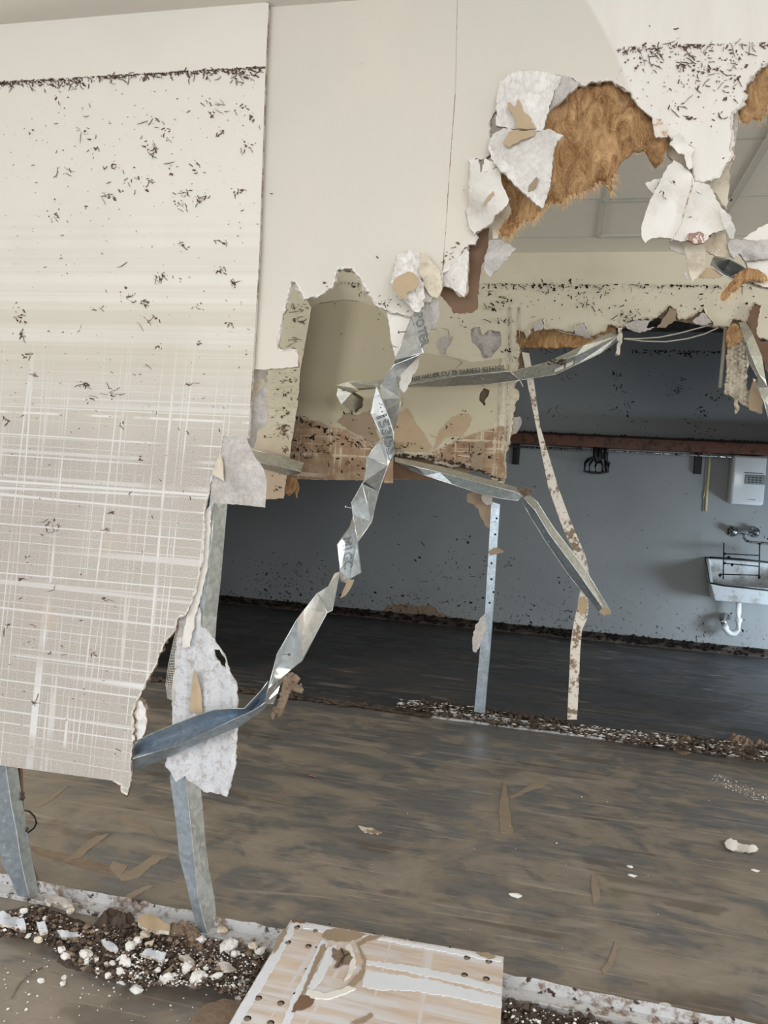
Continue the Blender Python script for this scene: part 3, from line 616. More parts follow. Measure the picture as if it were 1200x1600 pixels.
# ---------------- glass wool
def wool(name, poly, y, dep, label, tufts, n_f):
    root = empty(name, W(sum(p[0] for p in poly) / len(poly), max(p[1] for p in poly), y), label, 'insulation')
    pts = jag(poly, 7, 3)
    vo, fs = cdt(pts, [], 7)
    fr = []; bk = []
    for v in vo:
        d = min(1, edist((v.x, v.y), pts) / 28) ** .6
        p = W(v.x, v.y, y)
        q = noise.noise(p * 11) * .036 + noise.noise(Vector((p.x * 46, p.y, p.z * 20))) * .016 + noise.noise(p * 80) * .006
        fr.append(W(v.x, v.y, y - dep * .5 * d + q * 1.15 * (.3 + .7 * d))); bk.append(W(v.x, v.y, y + dep * .5 * d + .004 + abs(q) * .5))
    n = len(fr)
    FS = [f for f in fs] + [tuple(i + n for i in f[::-1]) for f in fs]
    cnt = {}
    for f in fs:
        for i in range(3):
            a, b = f[i], f[(i + 1) % 3]; cnt.setdefault((min(a, b), max(a, b)), []).append((a, b))
    FS += [(l[0][0], l[0][0] + n, l[0][1] + n, l[0][1]) for l in cnt.values() if len(l) == 1]
    mk('wool_batt', fr + bk, FS, MT['insul'], root, smooth=True)
    mb = MB()
    def strand(px, py, yy, L, a):
        w = random.uniform(.12, .38); x, y2 = px, py; V = []; k = 5
        for i in range(k):
            nx, ny = -math.sin(a), math.cos(a); ww = w * (1 - i / k * .8)
            V += [W(x - nx * ww, y2 - ny * ww, yy), W(x + nx * ww, y2 + ny * ww, yy + random.uniform(-.001, .001))]
            x += math.cos(a) * L / k; y2 += math.sin(a) * L / k; a += random.uniform(-.45, .45); yy += random.uniform(-.004, .004)
        mb.add(V, [(2 * i, 2 * i + 1, 2 * i + 3, 2 * i + 2) for i in range(k - 1)])
    for _ in range(n_f):
        i = random.randrange(len(vo)); v = vo[i]
        strand(v.x, v.y, fr[i].y - .002, random.uniform(5, 20), random.gauss(1.5, .9))
    cx = sum(p[0] for p in poly) / len(poly); cy = sum(p[1] for p in poly) / len(poly)
    low = [p for p in pts if p[1] > cy]
    for _ in range(tufts):
        p = random.choice(low); a = math.atan2(p[1] - cy, p[0] - cx)
        strand(p[0] + random.uniform(-3, 3), p[1] - 3, y + random.uniform(-.03, .01), random.uniform(6, 22), random.gauss(a, .5) * .4 + 1.4 * .6)
    tag(mb.build('loose_fibre', MT['fibre'], root), kind='stuff')
    return root
wool('glass_wool', [(800, 190), (850, 130), (905, 112), (960, 110), (1005, 150), (1036, 200), (1042, 232), (1036, 252), (1024, 264), (1014, 250), (1006, 236), (990, 238), (976, 250), (966, 262), (957, 282), (955, 302), (948, 292), (938, 286), (925, 296), (905, 304), (890, 308), (880, 318),
     (862, 318), (848, 330), (830, 344), (812, 352), (800, 368), (788, 372), (779, 366), (788, 350), (800, 335), (796, 320), (788, 300), (782, 275), (770, 240)], 2.268, .055, 'torn batt of orange glass wool filling the top of the big hole', 700, 900)
wool('glass_wool', [(1150, 150), (1165, 120), (1200, 80), (1250, 60), (1320, 50), (1350, 120), (1290, 190), (1240, 200), (1210, 165), (1196, 176), (1188, 190), (1176, 186), (1168, 194), (1158, 190), (1151, 176)], 2.262, .06, 'orange glass wool in the second hole at the right frame edge', 260, 300)
wool('glass_wool', [(1157, 424), (1170, 418), (1190, 425), (1200, 438), (1184, 441), (1168, 440), (1158, 446), (1148, 456), (1138, 466), (1130, 471), (1125, 468), (1127, 458), (1136, 448), (1146, 436)], 2.165, .014, 'thin orange wool tuft poking down in front of the dark stud end', 20, 90)

# ================================================================ wall_middle (second partition)
PB = [(-400, -100), (1700, -160), (1700, 1290), (1450, 1250), (1440, 640), (1400, 640), (1260, 600), (1215, 545), (1200, 530), (1186, 526), (1183, 515), (1182, 505), (1188, 488), (1190, 477), (1178, 473), (1170, 483), (1165, 503), (1157, 498), (1142, 498), (1138, 510), (1117, 508), (1115, 503), (1107, 493), (1100, 480), (1088, 489), (1073, 497), (1062, 497), (1057, 483), (1045, 475),
      (1038, 482), (1025, 495), (1000, 497), (985, 504), (971, 509), (949, 506), (945, 515), (925, 524), (914, 504), (903, 504), (895, 518), (872, 513), (852, 513), (850, 497), (833, 506), (824, 525), (822, 515), (806, 515), (804, 533), (811, 544), (807, 572), (802, 605), (810, 616),
      (802, 632), (798, 655), (794, 690), (788, 712), (790, 742), (786, 755), (758, 738), (739, 731), (732, 729), (693, 725), (665, 716), (613, 712), (613, 751), (445, 748), (152, 740), (140, 1060), (-400, 1010)]  # unseen outer ends run down to the floor, added to block side light
HH = [[(756, 606), (765, 610), (763, 619), (757, 627), (759, 632), (756, 634), (749, 626), (750, 614)],
      [(737, 513), (750, 511), (754, 524), (763, 516), (781, 518), (783, 540), (778, 546), (768, 559), (756, 560), (752, 555), (748, 544), (737, 535), (735, 522)],
      [(533, 618), (552, 610), (568, 622), (567, 636), (556, 645), (545, 640)]]
wm = struct(slab('wall_middle', PB, YB, .0125, [MT['mid'], MT['edge'], MT['tand']], holes=HH, amp=1.2, step=5, grid=40))
slab('rear_board', [(150, -100), (1700, -160), (1700, 520), (1230, 505), (1120, 512), (1000, 492), (860, 500), (800, 530), (790, 720), (690, 750), (200, 742)], YB + .09, .0125, [MT['tan'], MT['edge'], MT['ceil']], wm, amp=1, label='brown rear skin of the partition')
torn_rim('torn_paper_rim', PB[7:-6], PB, YB, wm, MT['beige'], (.5, 4), .002, 3, curl=.012, lbl='ragged torn rim')
torn_rim('torn_core_rim', PB[7:-6], PB, YB + .01, wm, MT['tand'], (1, 6), .002, 3, curl=.012, lbl='brown core showing in the torn rim')
slab('washed_area', [(485, 481), (499, 474), (520, 469), (545, 468), (562, 471), (590, 481), (607, 502), (618, 548), (650, 600), (680, 640), (700, 660), (676, 702), (650, 715), (590, 697), (540, 670), (515, 668), (500, 657), (466, 650), (469, 583), (476, 541)], YB - .0015, .0012, [MT['patch']], wm, amp=.3, grid=0, holes=[HH[2]],
     label='clean beige area with a rounded top')
slab('washed_area', [(622, 560), (660, 552), (700, 556), (740, 566), (780, 560), (786, 600), (784, 640), (770, 668), (745, 676), (723, 684), (690, 694), (684, 676), (660, 640), (636, 606)], YB - .0014, .0010, [MT['patch']], wm, amp=.8, grid=0, holes=[HH[0]], label='clean beige lower area')
slab('dented_board', [(733, 510), (785, 512), (786, 545), (770, 562), (752, 562), (733, 540)], YB + .016, .008, [MT['greypaper'], MT['edge']], wm, amp=1, grid=6, rough=.018, rs=18, label='grey pushed in heart shaped dent')
slab('dented_board', [(685, 531), (693, 526), (702, 526), (702, 537), (696, 545), (693, 553), (688, 553), (683, 540)], YB - .004, .003, [MT['greypaper'], MT['edge']], wm, amp=1, grid=5, rough=.008, rs=30, label='small grey crescent dent')
slab('torn_tan_core', [(677, 702), (684, 677), (705, 653), (716, 647), (730, 646), (737, 656), (723, 681), (695, 684)], YB - .004, .003, [MT['tan']], wm, amp=1.5, step=4, grid=8, rough=.004, label='bare tan torn area')
slab('torn_brown_paper', [(596, 690), (606, 660), (618, 640), (627, 645), (636, 638), (649, 660), (662, 678), (674, 698), (667, 706), (640, 706), (615, 704)], YB - .004, .003, [MT['tan']], wm, amp=1.5, step=4, grid=8, rough=.003, label='brown torn paper wedge')
slab('torn_brown_paper', [(527, 660), (538, 645), (560, 648), (580, 640), (592, 690), (583, 692), (560, 680), (540, 668)], YB - .004, .003, [MT['tand']], wm, amp=1.5, step=4, grid=8, rough=.003, label='brown torn paper below the stud end')
slab('muddy_lower_board', [(466, 651), (500, 659), (515, 668), (540, 672), (560, 684), (590, 697), (612, 706), (613, 752), (447, 748), (455, 700)], YB - .013, .012, [MT['mudb'], MT['edgeb']], wm, amp=.8, grid=20, label='mud brown board strip with pale rub lines')
slab('muddy_lower_board', [(667, 712), (684, 702), (700, 695), (723, 685), (745, 677), (775, 668), (787, 666), (790, 690), (787, 712), (788, 752), (758, 737), (739, 730), (720, 724), (693, 721)], YB - .008, .007, [MT['mudb'], MT['edgeb']], wm, amp=1.4, grid=16, rough=.003, label='mud brown torn lower corner')
slab('torn_brown_paper', [(735, 712), (742, 690), (756, 690), (758, 710), (752, 730), (742, 735), (736, 728)], YB - .013, .004, [MT['tand']], wm, amp=1.6, step=3, grid=6, rough=.006)
slab('lower_rear_strip', [(613, 720), (640, 714), (700, 726), (700, 750), (676, 750), (640, 749), (613, 748)], YB + .03, .01, [MT['brown'], MT['edgeb']], wm, amp=.8, grid=10)
slab('edge_post', [(606, 690), (615, 690), (614, 755), (600, 755)], YB - .03, .012, [MT['mudb'], MT['edgeb']], wm, amp=.4, grid=0)
b = MB()
for pts, r in (([(796, 480), (795, 530), (794, 600), (792, 690)], .004), ([(811, 480), (810, 500), (812, 528)], .003), ([(782, 560), (781, 610), (778, 668)], .003)):
    b.tube([W(x, y, YB - .002) for x, y in pts], r, 6)
for pts in ([(690, 513), (700, 515), (702, 526)], [(693, 553), (700, 560), (716, 561), (721, 567), (712, 576), (700, 580)], [(499, 474), (540, 469), (562, 471)], [(630, 605), (628, 630), (632, 650)]):
    b.tube([W(x + random.uniform(-1, 1), y, YB - .0015) for x, y in pts], .0022, 5)
b.build('crack', MT['edge'], wm)
# front strip of board with the cut edge
SB = [(340, 400), (462, 436), (478, 466), (487, 481), (476, 541), (469, 583), (466, 625), (455, 695), (453, 712), (450, 735), (446, 758), (443, 779), (417, 780), (340, 776)]
sb = slab('plasterboard_strip', SB, 4.78, .014, [MT['mid'], MT['edgeb'], MT['tan']], amp=.7, grid=25)
tag(sb, 'upright cream board strip with mud stripes and brown cut edge, at the second partition', 'plasterboard')
flakes('dried_leaf_litter', sb, 4.779, SB, [(465, 480, 9, 24), (468, 500, 8, 20), (460, 530, 6, 12), (452, 590, 10, 20), (450, 615, 8, 14), (442, 645, 10, 14), (444, 665, 8, 26), (440, 678, 6, 18), (446, 702, 8, 20), (433, 715, 6, 8), (436, 760, 10, 8)], [(400, 440, 480, 780, 120)], MT['debris'], 2, 7, (.4, 1.1))
piece('glass_wool_shred', [(444, 742), (452, 745), (462, 748), (466, 762), (463, 778), (459, 768), (452, 775), (446, 770)], 4.83, [MT['insul']], 'dark orange wool shred hanging under the striped board strip', 'insulation', t=.02, rough=.01, grid=5)
litter_B = [(495, 450, 14, 14), (560, 447, 12, 10), (465, 690, 8, 10), (485, 680, 8, 10), (500, 700, 18, 20), (470, 705, 14, 22), (530, 690, 10, 12), (465, 652, 9, 8), (840, 450, 20, 14), (880, 452, 25, 16), (905, 460, 12, 16), (940, 455, 14, 10), (920, 470, 10, 10), (790, 470, 12, 16), (786, 500, 9, 16), (770, 480, 10, 12), (760, 455, 12, 8),
            (975, 490, 16, 30), (985, 500, 10, 22), (990, 488, 8, 10), (720, 505, 12, 8), (800, 560, 6, 6), (700, 700, 30, 20), (740, 715, 20, 20), (640, 700, 20, 16), (560, 720, 30, 12), (793, 545, 6, 10), (1100, 460, 20, 6), (755, 600, 10, 6), (545, 640, 12, 16)]
flakes('dried_leaf_litter', wm, YB - .0135, PB, litter_B, [(620, 444, 1200, 500, 130), (460, 470, 800, 560, 50), (450, 650, 612, 745, 60), (690, 640, 790, 740, 40)], MT['debrisk'], 2, 7, (.4, 1.1),
       band=[(470, 441, 560, 441, 2, 30), (755, 443, 1200, 446, 2.5, 110), (755, 443, 1200, 446, .5, 60), (466, 652, 600, 704, 3, 60), (620, 708, 750, 735, 4, 90)])
# dark mud crust along the broken lower edge and the flood line
b = MB()
for _ in range(70):
    t = random.random(); p = W(618 + 165 * t, 712 + 38 * t * t + random.uniform(-3, 3), YB - .01); b.chunk(p, random.uniform(.006, .018))
tag(b.build('mud_crust', MT['mud'], wm), kind='stuff')

# thin fluted plaster hanging at the right of the second partition
fp = [(1135, 540), (1142, 532), (1157, 530), (1163, 524), (1170, 534), (1172, 556), (1167, 584), (1168, 609), (1173, 609), (1177, 591), (1184, 598), (1193, 625), (1191, 646), (1171, 640), (1168, 636), (1157, 629), (1153, 622), (1155, 640), (1150, 647), (1147, 622), (1141, 618), (1133, 616), (1132, 604), (1136, 584), (1134, 560)]
tag(slab('plasterboard_rag', fp, 4.86, .012, [MT['beige'], MT['edge'], MT['tand']], amp=1.6, step=4, grid=4, bend=lambda x, y: .03 * math.sin((x + y * .06) * 1.05) + .01 * math.sin(x * .4), rough=.008, rs=14), 'fluted rag of torn plasterboard hanging right of the dark opening', 'plasterboard piece')
piece('paper_scrap', [(1172, 610), (1177, 596), (1184, 600), (1192, 624), (1191, 645), (1172, 641), (1170, 628)], 4.815, MT['tand'], 'brown paper scrap at the foot of the fluted rag', 'paper scrap', t=.004, grid=6, rough=.004)
piece('glass_wool_shred', [(1136, 516), (1142, 508), (1150, 506), (1156, 512), (1163, 526), (1152, 537), (1139, 545), (1135, 532)], 4.84, [MT['insul']], 'orange wool behind the fluted rag under the second partition flood line', 'insulation', t=.03, rough=.012, grid=5)
piece('torn_edge', [(1168, 500), (1176, 478), (1186, 477), (1184, 500), (1181, 522), (1190, 534), (1200, 532), (1215, 545), (1230, 600), (1205, 600), (1196, 572), (1186, 548), (1176, 525)], 4.87, MT['brown'], 'brown torn pocket behind the bent steel stud at the right frame edge', 'plasterboard piece', t=.01, rough=.01, rs=20, grid=8)
piece('glass_wool_batt', [(800, 505), (960, 500), (962, 520), (930, 535), (900, 543), (850, 543), (815, 544), (806, 535)], 4.95, [MT['insul']], 'band of orange glass wool showing in the torn edge of the second partition', 'insulation', t=.04, rough=.006, grid=9)
for poly, lab in (([(973, 508), (990, 500), (1018, 500), (1010, 512), (1024, 512), (1000, 520), (985, 515)], 'beige torn curl hanging by the end of the lettered steel stud'), ([(1026, 512), (1040, 494), (1046, 480), (1058, 486), (1056, 500), (1040, 512)], 'brown torn curl in the notch of the second partition edge'),
                  ([(1082, 502), (1098, 488), (1106, 496), (1112, 504), (1100, 508), (1088, 507)], 'grey torn curl right of the notch in the second partition edge'), ([(833, 507), (845, 498), (851, 510), (846, 516), (835, 518)], 'small grey curl at the left end of the wool band'), ([(897, 512), (910, 505), (922, 520), (924, 530), (912, 526), (898, 522)], 'grey curl hanging over the wool band')):
    piece('paper_curl', poly, 4.89, MT['tand'] if 'brown' in lab else MT['greypaper'], lab, 'paper scrap', t=.006, grid=6, rough=.01, rs=20)
piece('paper_scrap', [(807, 572), (812, 556), (820, 552), (820, 568), (812, 585), (806, 592)], 4.93, MT['tand'], 'brown scrap at the right rim of the second partition beside the orange wool', 'paper scrap', t=.005, grid=6)
piece('paper_scrap', [(795, 665), (803, 652), (812, 650), (815, 662), (808, 676), (800, 678), (796, 690)], 4.92, MT['greypaper'], 'pale torn lip at the lower right rim of the second partition', 'paper scrap', t=.005, grid=6, rough=.006)
piece('paper_strip', [(966, 512), (973, 512), (972, 530), (968, 555), (961, 556), (964, 538)], 4.86, MT['bead'], 'narrow white strip hanging at the right end of the lettered steel stud', 'paper strip', t=.003, grid=6, rough=.001)
piece('paper_scrap', [(730, 771), (740, 768), (760, 775), (768, 782), (767, 826), (760, 823), (752, 810), (748, 795), (738, 787), (729, 783)], 4.88, MT['tand'], 'brown paper scrap hanging left of the top of the upright stud', 'paper scrap', t=.004, grid=8, rough=.004)
piece('paper_scrap', [(752, 775), (760, 771), (769, 774), (770, 786), (760, 789), (754, 784)], 4.86, MT['greypaper'], 'small grey lump at the top of the upright stud', 'paper scrap', t=.01, grid=5, rough=.006)
piece('paper_scrap', [(757, 960), (759, 985), (753, 1000), (744, 1020), (739, 1018), (738, 1000), (742, 980), (750, 966)], 4.86, MT['greypaper'], 'pale leaf shaped scrap clinging to the middle of the upright stud', 'paper scrap', t=.004, grid=7, rough=.004)
piece('paper_scrap', [(762, 862), (772, 856), (782, 858), (788, 862), (776, 866), (766, 868)], 4.83, MT['tand'], 'small brown shred caught on the upper part of the upright stud', 'paper scrap', t=.006, grid=5, rough=.006)

# ================================================================ steel studs
def facets(name, verts, faces, mats, parent, thick=.0012, mi=None):
    """folded sheet steel: named corner points (px, py, distance) joined by flat faces"""
    keys = list(verts); vs = [W(*verts[k]) for k in keys]
    fs = [tuple(keys.index(c) for c in f) for f in faces]
    o = mk(name, vs, fs, mats, parent, mi=mi, smooth=False)
    md = o.modifiers.new('thickness', 'SOLIDIFY'); md.thickness = thick; md.offset = 0
    return o
def rims(name, lines, r, mat, parent):
    b = MB()
    for l in lines: b.tube([W(*p) for p in l], r, 6)
    return b.build(name, mat, parent)
def lettering(text, O, U, V, parent, name='lettering', hollow=True, lift=.0015, w=.012):
    cu = bpy.data.curves.new('t', 'FONT'); cu.body = text; cu.size = 1
    if hollow: cu.fill_mode = 'NONE'; cu.bevel_depth = w; cu.bevel_resolution = 0; cu.resolution_u = 2
    else: cu.extrude = .01; cu.resolution_u = 2
    to = bpy.data.objects.new('t', cu); COL.objects.link(to)
    bpy.context.view_layer.update()
    me = bpy.data.meshes.new_from_object(to.evaluated_get(bpy.context.evaluated_depsgraph_get()))
    vs = [v.co.copy() for v in me.vertices]; fs = [tuple(p.vertices) for p in me.polygons]
    bpy.data.objects.remove(to); bpy.data.curves.remove(cu); bpy.data.meshes.remove(me)
    x0 = min(v.x for v in vs); x1 = max(v.x for v in vs); y0 = min(v.y for v in vs); y1 = max(v.y for v in vs)
    U = U - O; V = V - O; n = U.cross(V).normalized()
    if n.dot(Vector((0, 0, EYE)) - O) < 0: n = -n
    out = [O + U * ((v.x - x0) / (x1 - x0)) + V * ((v.y - y0) / (y1 - y0)) + n * (lift + v.z * .02) for v in vs]
    return mk(name, out, fs, MT['ink'], parent)

# ---- the long twisted stud in front
ts = empty('twisted_steel_stud', W(560, 1000, 2.13), 'long twisted galvanised stud falling from the torn wall to the left sheet', 'steel stud')
B0 = 2.10
v = {}
def P_(k, x, y, d): v[k] = (x, y, B0 + d)
P_('a', 656, 474, .10); P_('b', 668, 472, .09); P_('c', 673, 514, .02); P_('d', 661, 551, -.02); P_('e', 643, 496, .05); P_('f', 617, 563, .01); P_('g', 620, 592, .12); P_('d2', 656, 554, -.01)
P_('h', 594, 601, .03); P_('i', 616, 570, -.03); P_('j', 625, 622, .0); P_('k', 598, 624, .01); P_('l', 604, 640, .03); P_('m', 626, 627, -.01); P_('n', 617, 667, .08); P_('o', 612, 661, .08)
P_('p', 588, 602, -.03); P_('q', 579, 645, -.045); P_('r', 608, 654, -.02); P_('s', 615, 676, -.03); P_('t', 615, 708, -.02); P_('u', 610, 720, .0); P_('v', 599, 687, -.01); P_('w', 592, 610, -.02)
P_('x', 592, 689, .02); P_('y', 606, 727, -.01); P_('z', 574, 715, .0); P_('A', 569, 752, .02); P_('B', 592, 768, .11)
P_('C', 580, 816, .03); P_('D', 566, 756, -.01); P_('E', 549, 786, .03); P_('F', 552, 804, -.05); P_('G', 558, 848, .01)
P_('H', 546, 824, .02); P_('I', 556, 860, .04); P_('J', 527, 851, -.02); P_('K', 531, 889, -.01); P_('L', 546, 905, .03); P_('M', 532, 907, .0); P_('N', 564, 895, .0)
P_('O', 523, 896, .01); P_('Q', 513, 916, .02); P_('R', 496, 927, .04); P_('S', 511, 957, -.03); P_('T', 519, 954, -.02); P_('Tb', 531, 893, -.02)
P_('U', 475, 954, .09); P_('V', 472, 1032, -.03); P_('X', 464, 968, .14); P_('Y', 456, 1045, .07); P_('Z', 437, 1071, .06); P_('1', 419, 1076, -.02); P_('2', 433, 1022, .02); P_('3', 412, 1100, .0); P_('4', 427, 1100, .05)
P_('r2', 590, 770, .03); P_('4b', 434, 1082, .05)
faces = [('a', 'b', 'c', 'd', 'e'), ('e', 'd', 'f'), ('f', 'd2', 'g'), ('i', 'g', 'j', 'k', 'h'), ('k', 'j', 'l'), ('l', 'm', 'n', 'o'), ('p', 'w', 'r', 'q'), ('q', 'r', 's', 't', 'v'), ('v', 't', 'u'), ('x', 'y', 'z'), ('z', 'y', 'A'), ('A', 'y', 'B'),
         ('D', 'B', 'C'), ('D', 'C', 'E'), ('E', 'C', 'F'), ('F', 'C', 'G'), ('H', 'I', 'J'), ('J', 'I', 'K'), ('K', 'I', 'L', 'M'), ('G', 'N', 'L', 'I'), ('H', 'F', 'G', 'I'),
         ('R', 'Q', 'T', 'S'), ('Q', 'O', 'Tb', 'T'), ('R', 'S', 'U'), ('U', 'S', 'V'), ('X', 'U', 'V', 'Y'), ('2', 'X', 'Y', 'Z', '1'), ('1', 'Z', '4b', '4', '3'), ('g', 'd2', 'i'), ('x', 'v', 'u', 'y'), ('M', 'L', 'Tb'), ('f', 'i', 'h')]
MI = [0] * len(faces)
facets('folded_web', v, faces, [MT['galv'], MT['galv_shade']], ts, mi=MI)
rims('folded_lip', [[v['e'], v['f'], v['g']], [v['e'], v['d']], [v['d'], v['f']], [v['h'], v['i']], [v['p'], v['r'], v['s'], v['t'], v['u']], [v['p'], v['q'], v['v'], v['u']], [v['z'], v['x']], [v['z'], v['y']], [v['z'], v['A'], v['D'], v['E'], v['F'], v['G'], v['N']],
     [v['y'], v['B'], v['C']], [v['C'], v['G']], [v['D'], v['C']], [v['H'], v['J'], v['K'], v['M']], [v['O'], v['Tb'], v['T'], v['S'], v['V'], v['Y']], [v['R'], v['X'], v['2'], v['1'], v['3']], [v['R'], v['S']], [v['m'], v['n']]], .0016, MT['galv'], ts)
# lower end: an open trough swinging to the left behind the sheet
top = [(419, 1064), (409, 1078), (382, 1107), (360, 1107), (334, 1109), (305, 1119), (283, 1128), (262, 1136), (242, 1144), (209, 1160), (190, 1170)]
mid = [(417, 1085), (407, 1092), (392, 1112), (368, 1119), (342, 1124), (312, 1134), (288, 1144), (266, 1152), (244, 1160), (208, 1178), (190, 1186)]
bot = [(415, 1097), (407, 1103), (396, 1110), (365, 1124), (340, 1136), (314, 1148), (290, 1160), (272, 1167), (250, 1173), (204, 1187), (186, 1194)]
low = [(416, 1103), (412, 1108), (404, 1114), (372, 1136), (346, 1146), (318, 1158), (296, 1168), (278, 1176), (258, 1185), (204, 1206), (186, 1214)]
V = []; FS = []
for i in range(11):
    d = B0 + .012 + .15 * max(0, (i - 4) / 6) ** 1.3
    V += [W(*top[i], d - .02), W(mid[i][0], mid[i][1] - 5, d + .035), W(*mid[i], d + .045), W(*bot[i], d - .015), W(*low[i], d + .02)]
for i in range(10):
    for q in range(4): FS.append((i * 5 + q, i * 5 + q + 1, i * 5 + q + 6, i * 5 + q + 5))
tr = mk('open_trough', V, FS, MT['galvb'], ts, smooth=False); md = tr.modifiers.new('t', 'SOLIDIFY'); md.thickness = .0012
b = MB(); b.tube([V[i * 5] for i in range(11)], .0016, 6); b.tube([V[i * 5 + 3] for i in range(11)], .0016, 6); b.build('folded_lip', MT['galv'], ts)
b = MB()      # knock-out marks and punched holes
for i in range(7):
    t = i / 6; p = W(588 + 14 * t, 618 + 38 * t, B0 - .03); b.disc(p, (0, -1, 0), .0018, .0015, 6)
for (x, y) in ((592, 618), (597, 632)): b.disc(W(x, y, B0 - .032), (0, -1, 0), .0014, .0012, 6)
b.build('punched_hole', MT['ink'], ts)
def wt(x, y, d): return W(x, y, B0 + d)
lettering('POTER', wt(648, 495, .045), wt(659, 546, -.02), wt(661, 490, .045), ts, lift=.006, w=.02)
lettering('153/5S', wt(588, 652, -.036), wt(606, 712, -.022), wt(604, 646, -.030), ts, lift=.005, w=.022)
lettering('M1GC', wt(534, 842, -.004), wt(536, 890, -.004), wt(548, 838, .014), ts, lift=.005, w=.022)
screw = None
for (x0, y0, x1, y1, dd, lab) in ((640, 518, 623, 519, .03, 'screw sticking out left of the lettered top of the twisted stud'), (672, 515, 681, 514, .0, 'screw sticking out right of the lettered top of the twisted stud'), (622, 543, 612, 540, .03, 'screw below the topmost left one on the twisted stud'), (614, 669, 621, 667, -.02, 'screw beside the 153 lettering of the twisted stud'),
                           (618, 700, 627, 703, -.01, 'screw above the bent steel brace joint on the twisted stud'), (549, 794, 540, 792, -.02, 'lone screw on the left side of the middle of the twisted stud'), (441, 1022, 452, 1023, -.01, 'screw lying across the lower muddy face of the twisted stud')):
    b = MB(); a, c = W(x0, y0, B0 + dd), W(x1, y1, B0 + dd - .004)
    b.tube([a, a.lerp(c, .8), c], [.0012, .0016, .0016], 6); dv = (c - a).normalized(); b.tube([c - dv * .001, c + dv * .002], [.0042, .0036], 8)
    tag(b.build('drywall_screw', MT['chrome']), lab, 'screw', 'drywall screws in the twisted stud')
piece('paper_scrap', [(534, 904), (553, 906), (548, 918), (540, 930), (531, 935), (537, 920), (541, 911), (533, 909)], B0 + .02, MT['tand'], 'small pointed scrap on the twisted stud where it narrows', 'paper scrap', t=.003, grid=4, amp=.5)
gl = MB()
for (x, y, r) in ((448, 1062, .012), (455, 1066, .014), (462, 1064, .014), (450, 1074, .016), (459, 1072, .012), (446, 1084, .013), (442, 1093, .012), (438, 1102, .010), (434, 1110, .009), (430, 1117, .009), (468, 1074, .008), (455, 1056, .009), (444, 1088, .01)):
    for _ in range(5): gl.chunk(W(x + random.uniform(-4, 4), y + random.uniform(-4, 4), B0 + .01), r * .9, sq=(1, 1, 1))
for pts in (((450, 1060), (444, 1085), (436, 1105), (428, 1119)), ((456, 1070), (464, 1076), (473, 1080)), ((446, 1085), (440, 1104), (436, 1120))): gl.tube([wt(x, y, .015) for x, y in pts], [.012, .011, .008, .004][:len(pts)], 6)
tag(gl.build('plaster_clod', MT['mudl']), 'brown plaster clod clinging to the lower bend of the twisted stud', 'plaster clod')

# ---- lettered stud lying across the second partition
ls5 = empty('steel_stud', W(750, 590, 4.6), 'horizontal lettered stud punched through the second partition, bent up at its right end', 'steel stud')
Y5 = 4.62
v = {}
for k, x, y, d in (('a', 525, 602, .10), ('b', 545, 597, .05), ('c', 590, 594, .0), ('d', 638, 590, .0), ('e', 675, 583, .0), ('f', 730, 578, .0), ('g', 783, 574, .0), ('h', 796, 580, -.02),
                   ('i', 530, 612, .02), ('j', 558, 607, .0), ('k', 592, 604, -.02), ('l', 638, 601, -.03), ('m', 712, 588, -.03), ('n', 794, 580, -.03),
                   ('o', 560, 609, .06), ('p', 592, 605, .05), ('q', 635, 604, .04), ('r', 693, 604, .06), ('s', 767, 600, .06), ('t', 812, 594, .04),
                   ('u', 853, 567, .0), ('w', 868, 585, .03), ('x', 897, 571, .03), ('y', 912, 540, .02), ('z', 955, 519, .27), ('A', 967, 524, .25), ('B', 965, 532, .28), ('C', 938, 552, .16), ('D', 900, 555, -.02), ('E', 858, 569, -.03), ('F', 798, 581, -.03)):
    v[k] = (x, y, Y5 + d)
facets('stud_web', v, [('a', 'b', 'j', 'i'), ('b', 'c', 'k', 'j'), ('c', 'd', 'l', 'k'), ('d', 'e', 'm', 'l'), ('e', 'f', 'm'), ('f', 'g', 'n', 'm'), ('j', 'k', 'p', 'o'), ('k', 'l', 'q', 'p'), ('l', 'm', 'r', 'q'), ('m', 'n', 's', 'r'), ('n', 't', 's'), ('g', 'h', 'n'),
     ('F', 'u', 'E', 'w', 't'), ('u', 'y', 'D', 'E'), ('y', 'z', 'A', 'D'), ('E', 'D', 'x', 'w'), ('D', 'A', 'B', 'C', 'x')], [MT['galvm'], MT['galv_shade']], ls5, mi=[0, 0, 0, 0, 0, 0, 1, 1, 1, 1, 1, 0, 0, 0, 0, 1, 1], thick=.002)
rims('folded_lip', [[v[c] for c in 'abcdefg'], [v[c] for c in 'klmn'], [v[c] for c in 'oqrst'], [v[c] for c in 'twxCB'], [v[c] for c in 'EDA'], [v['n'], v['F'], v['t']], [v[c] for c in 'Fuyz']], .0028, MT['galvm'], ls5)
lettering('RG0 HAUER,', W(642, 599.5, Y5 - .03), W(688, 591, Y5 - .03), W(643, 591.5, Y5), ls5, hollow=False, lift=.010)
lettering('CU 75 2ARIES2 8256MM', W(690, 590.5, Y5 - .03), W(788, 580, Y5 - .03), W(690, 583, Y5), ls5, hollow=False, lift=.012)
facets('open_stud_end', {'a': (526, 618, Y5 - .0), 'b': (549, 614, Y5 + .06), 'c': (560, 623, Y5 + .29), 'd': (555, 645, Y5 + .29), 'e': (533, 632, Y5 + .02), 'f': (528, 606, Y5 + .0), 'g': (560, 611, Y5 + .0)}, [('a', 'b', 'c', 'd', 'e'), ('f', 'g', 'b', 'a')], MT['galvm'], ls5, thick=.003)
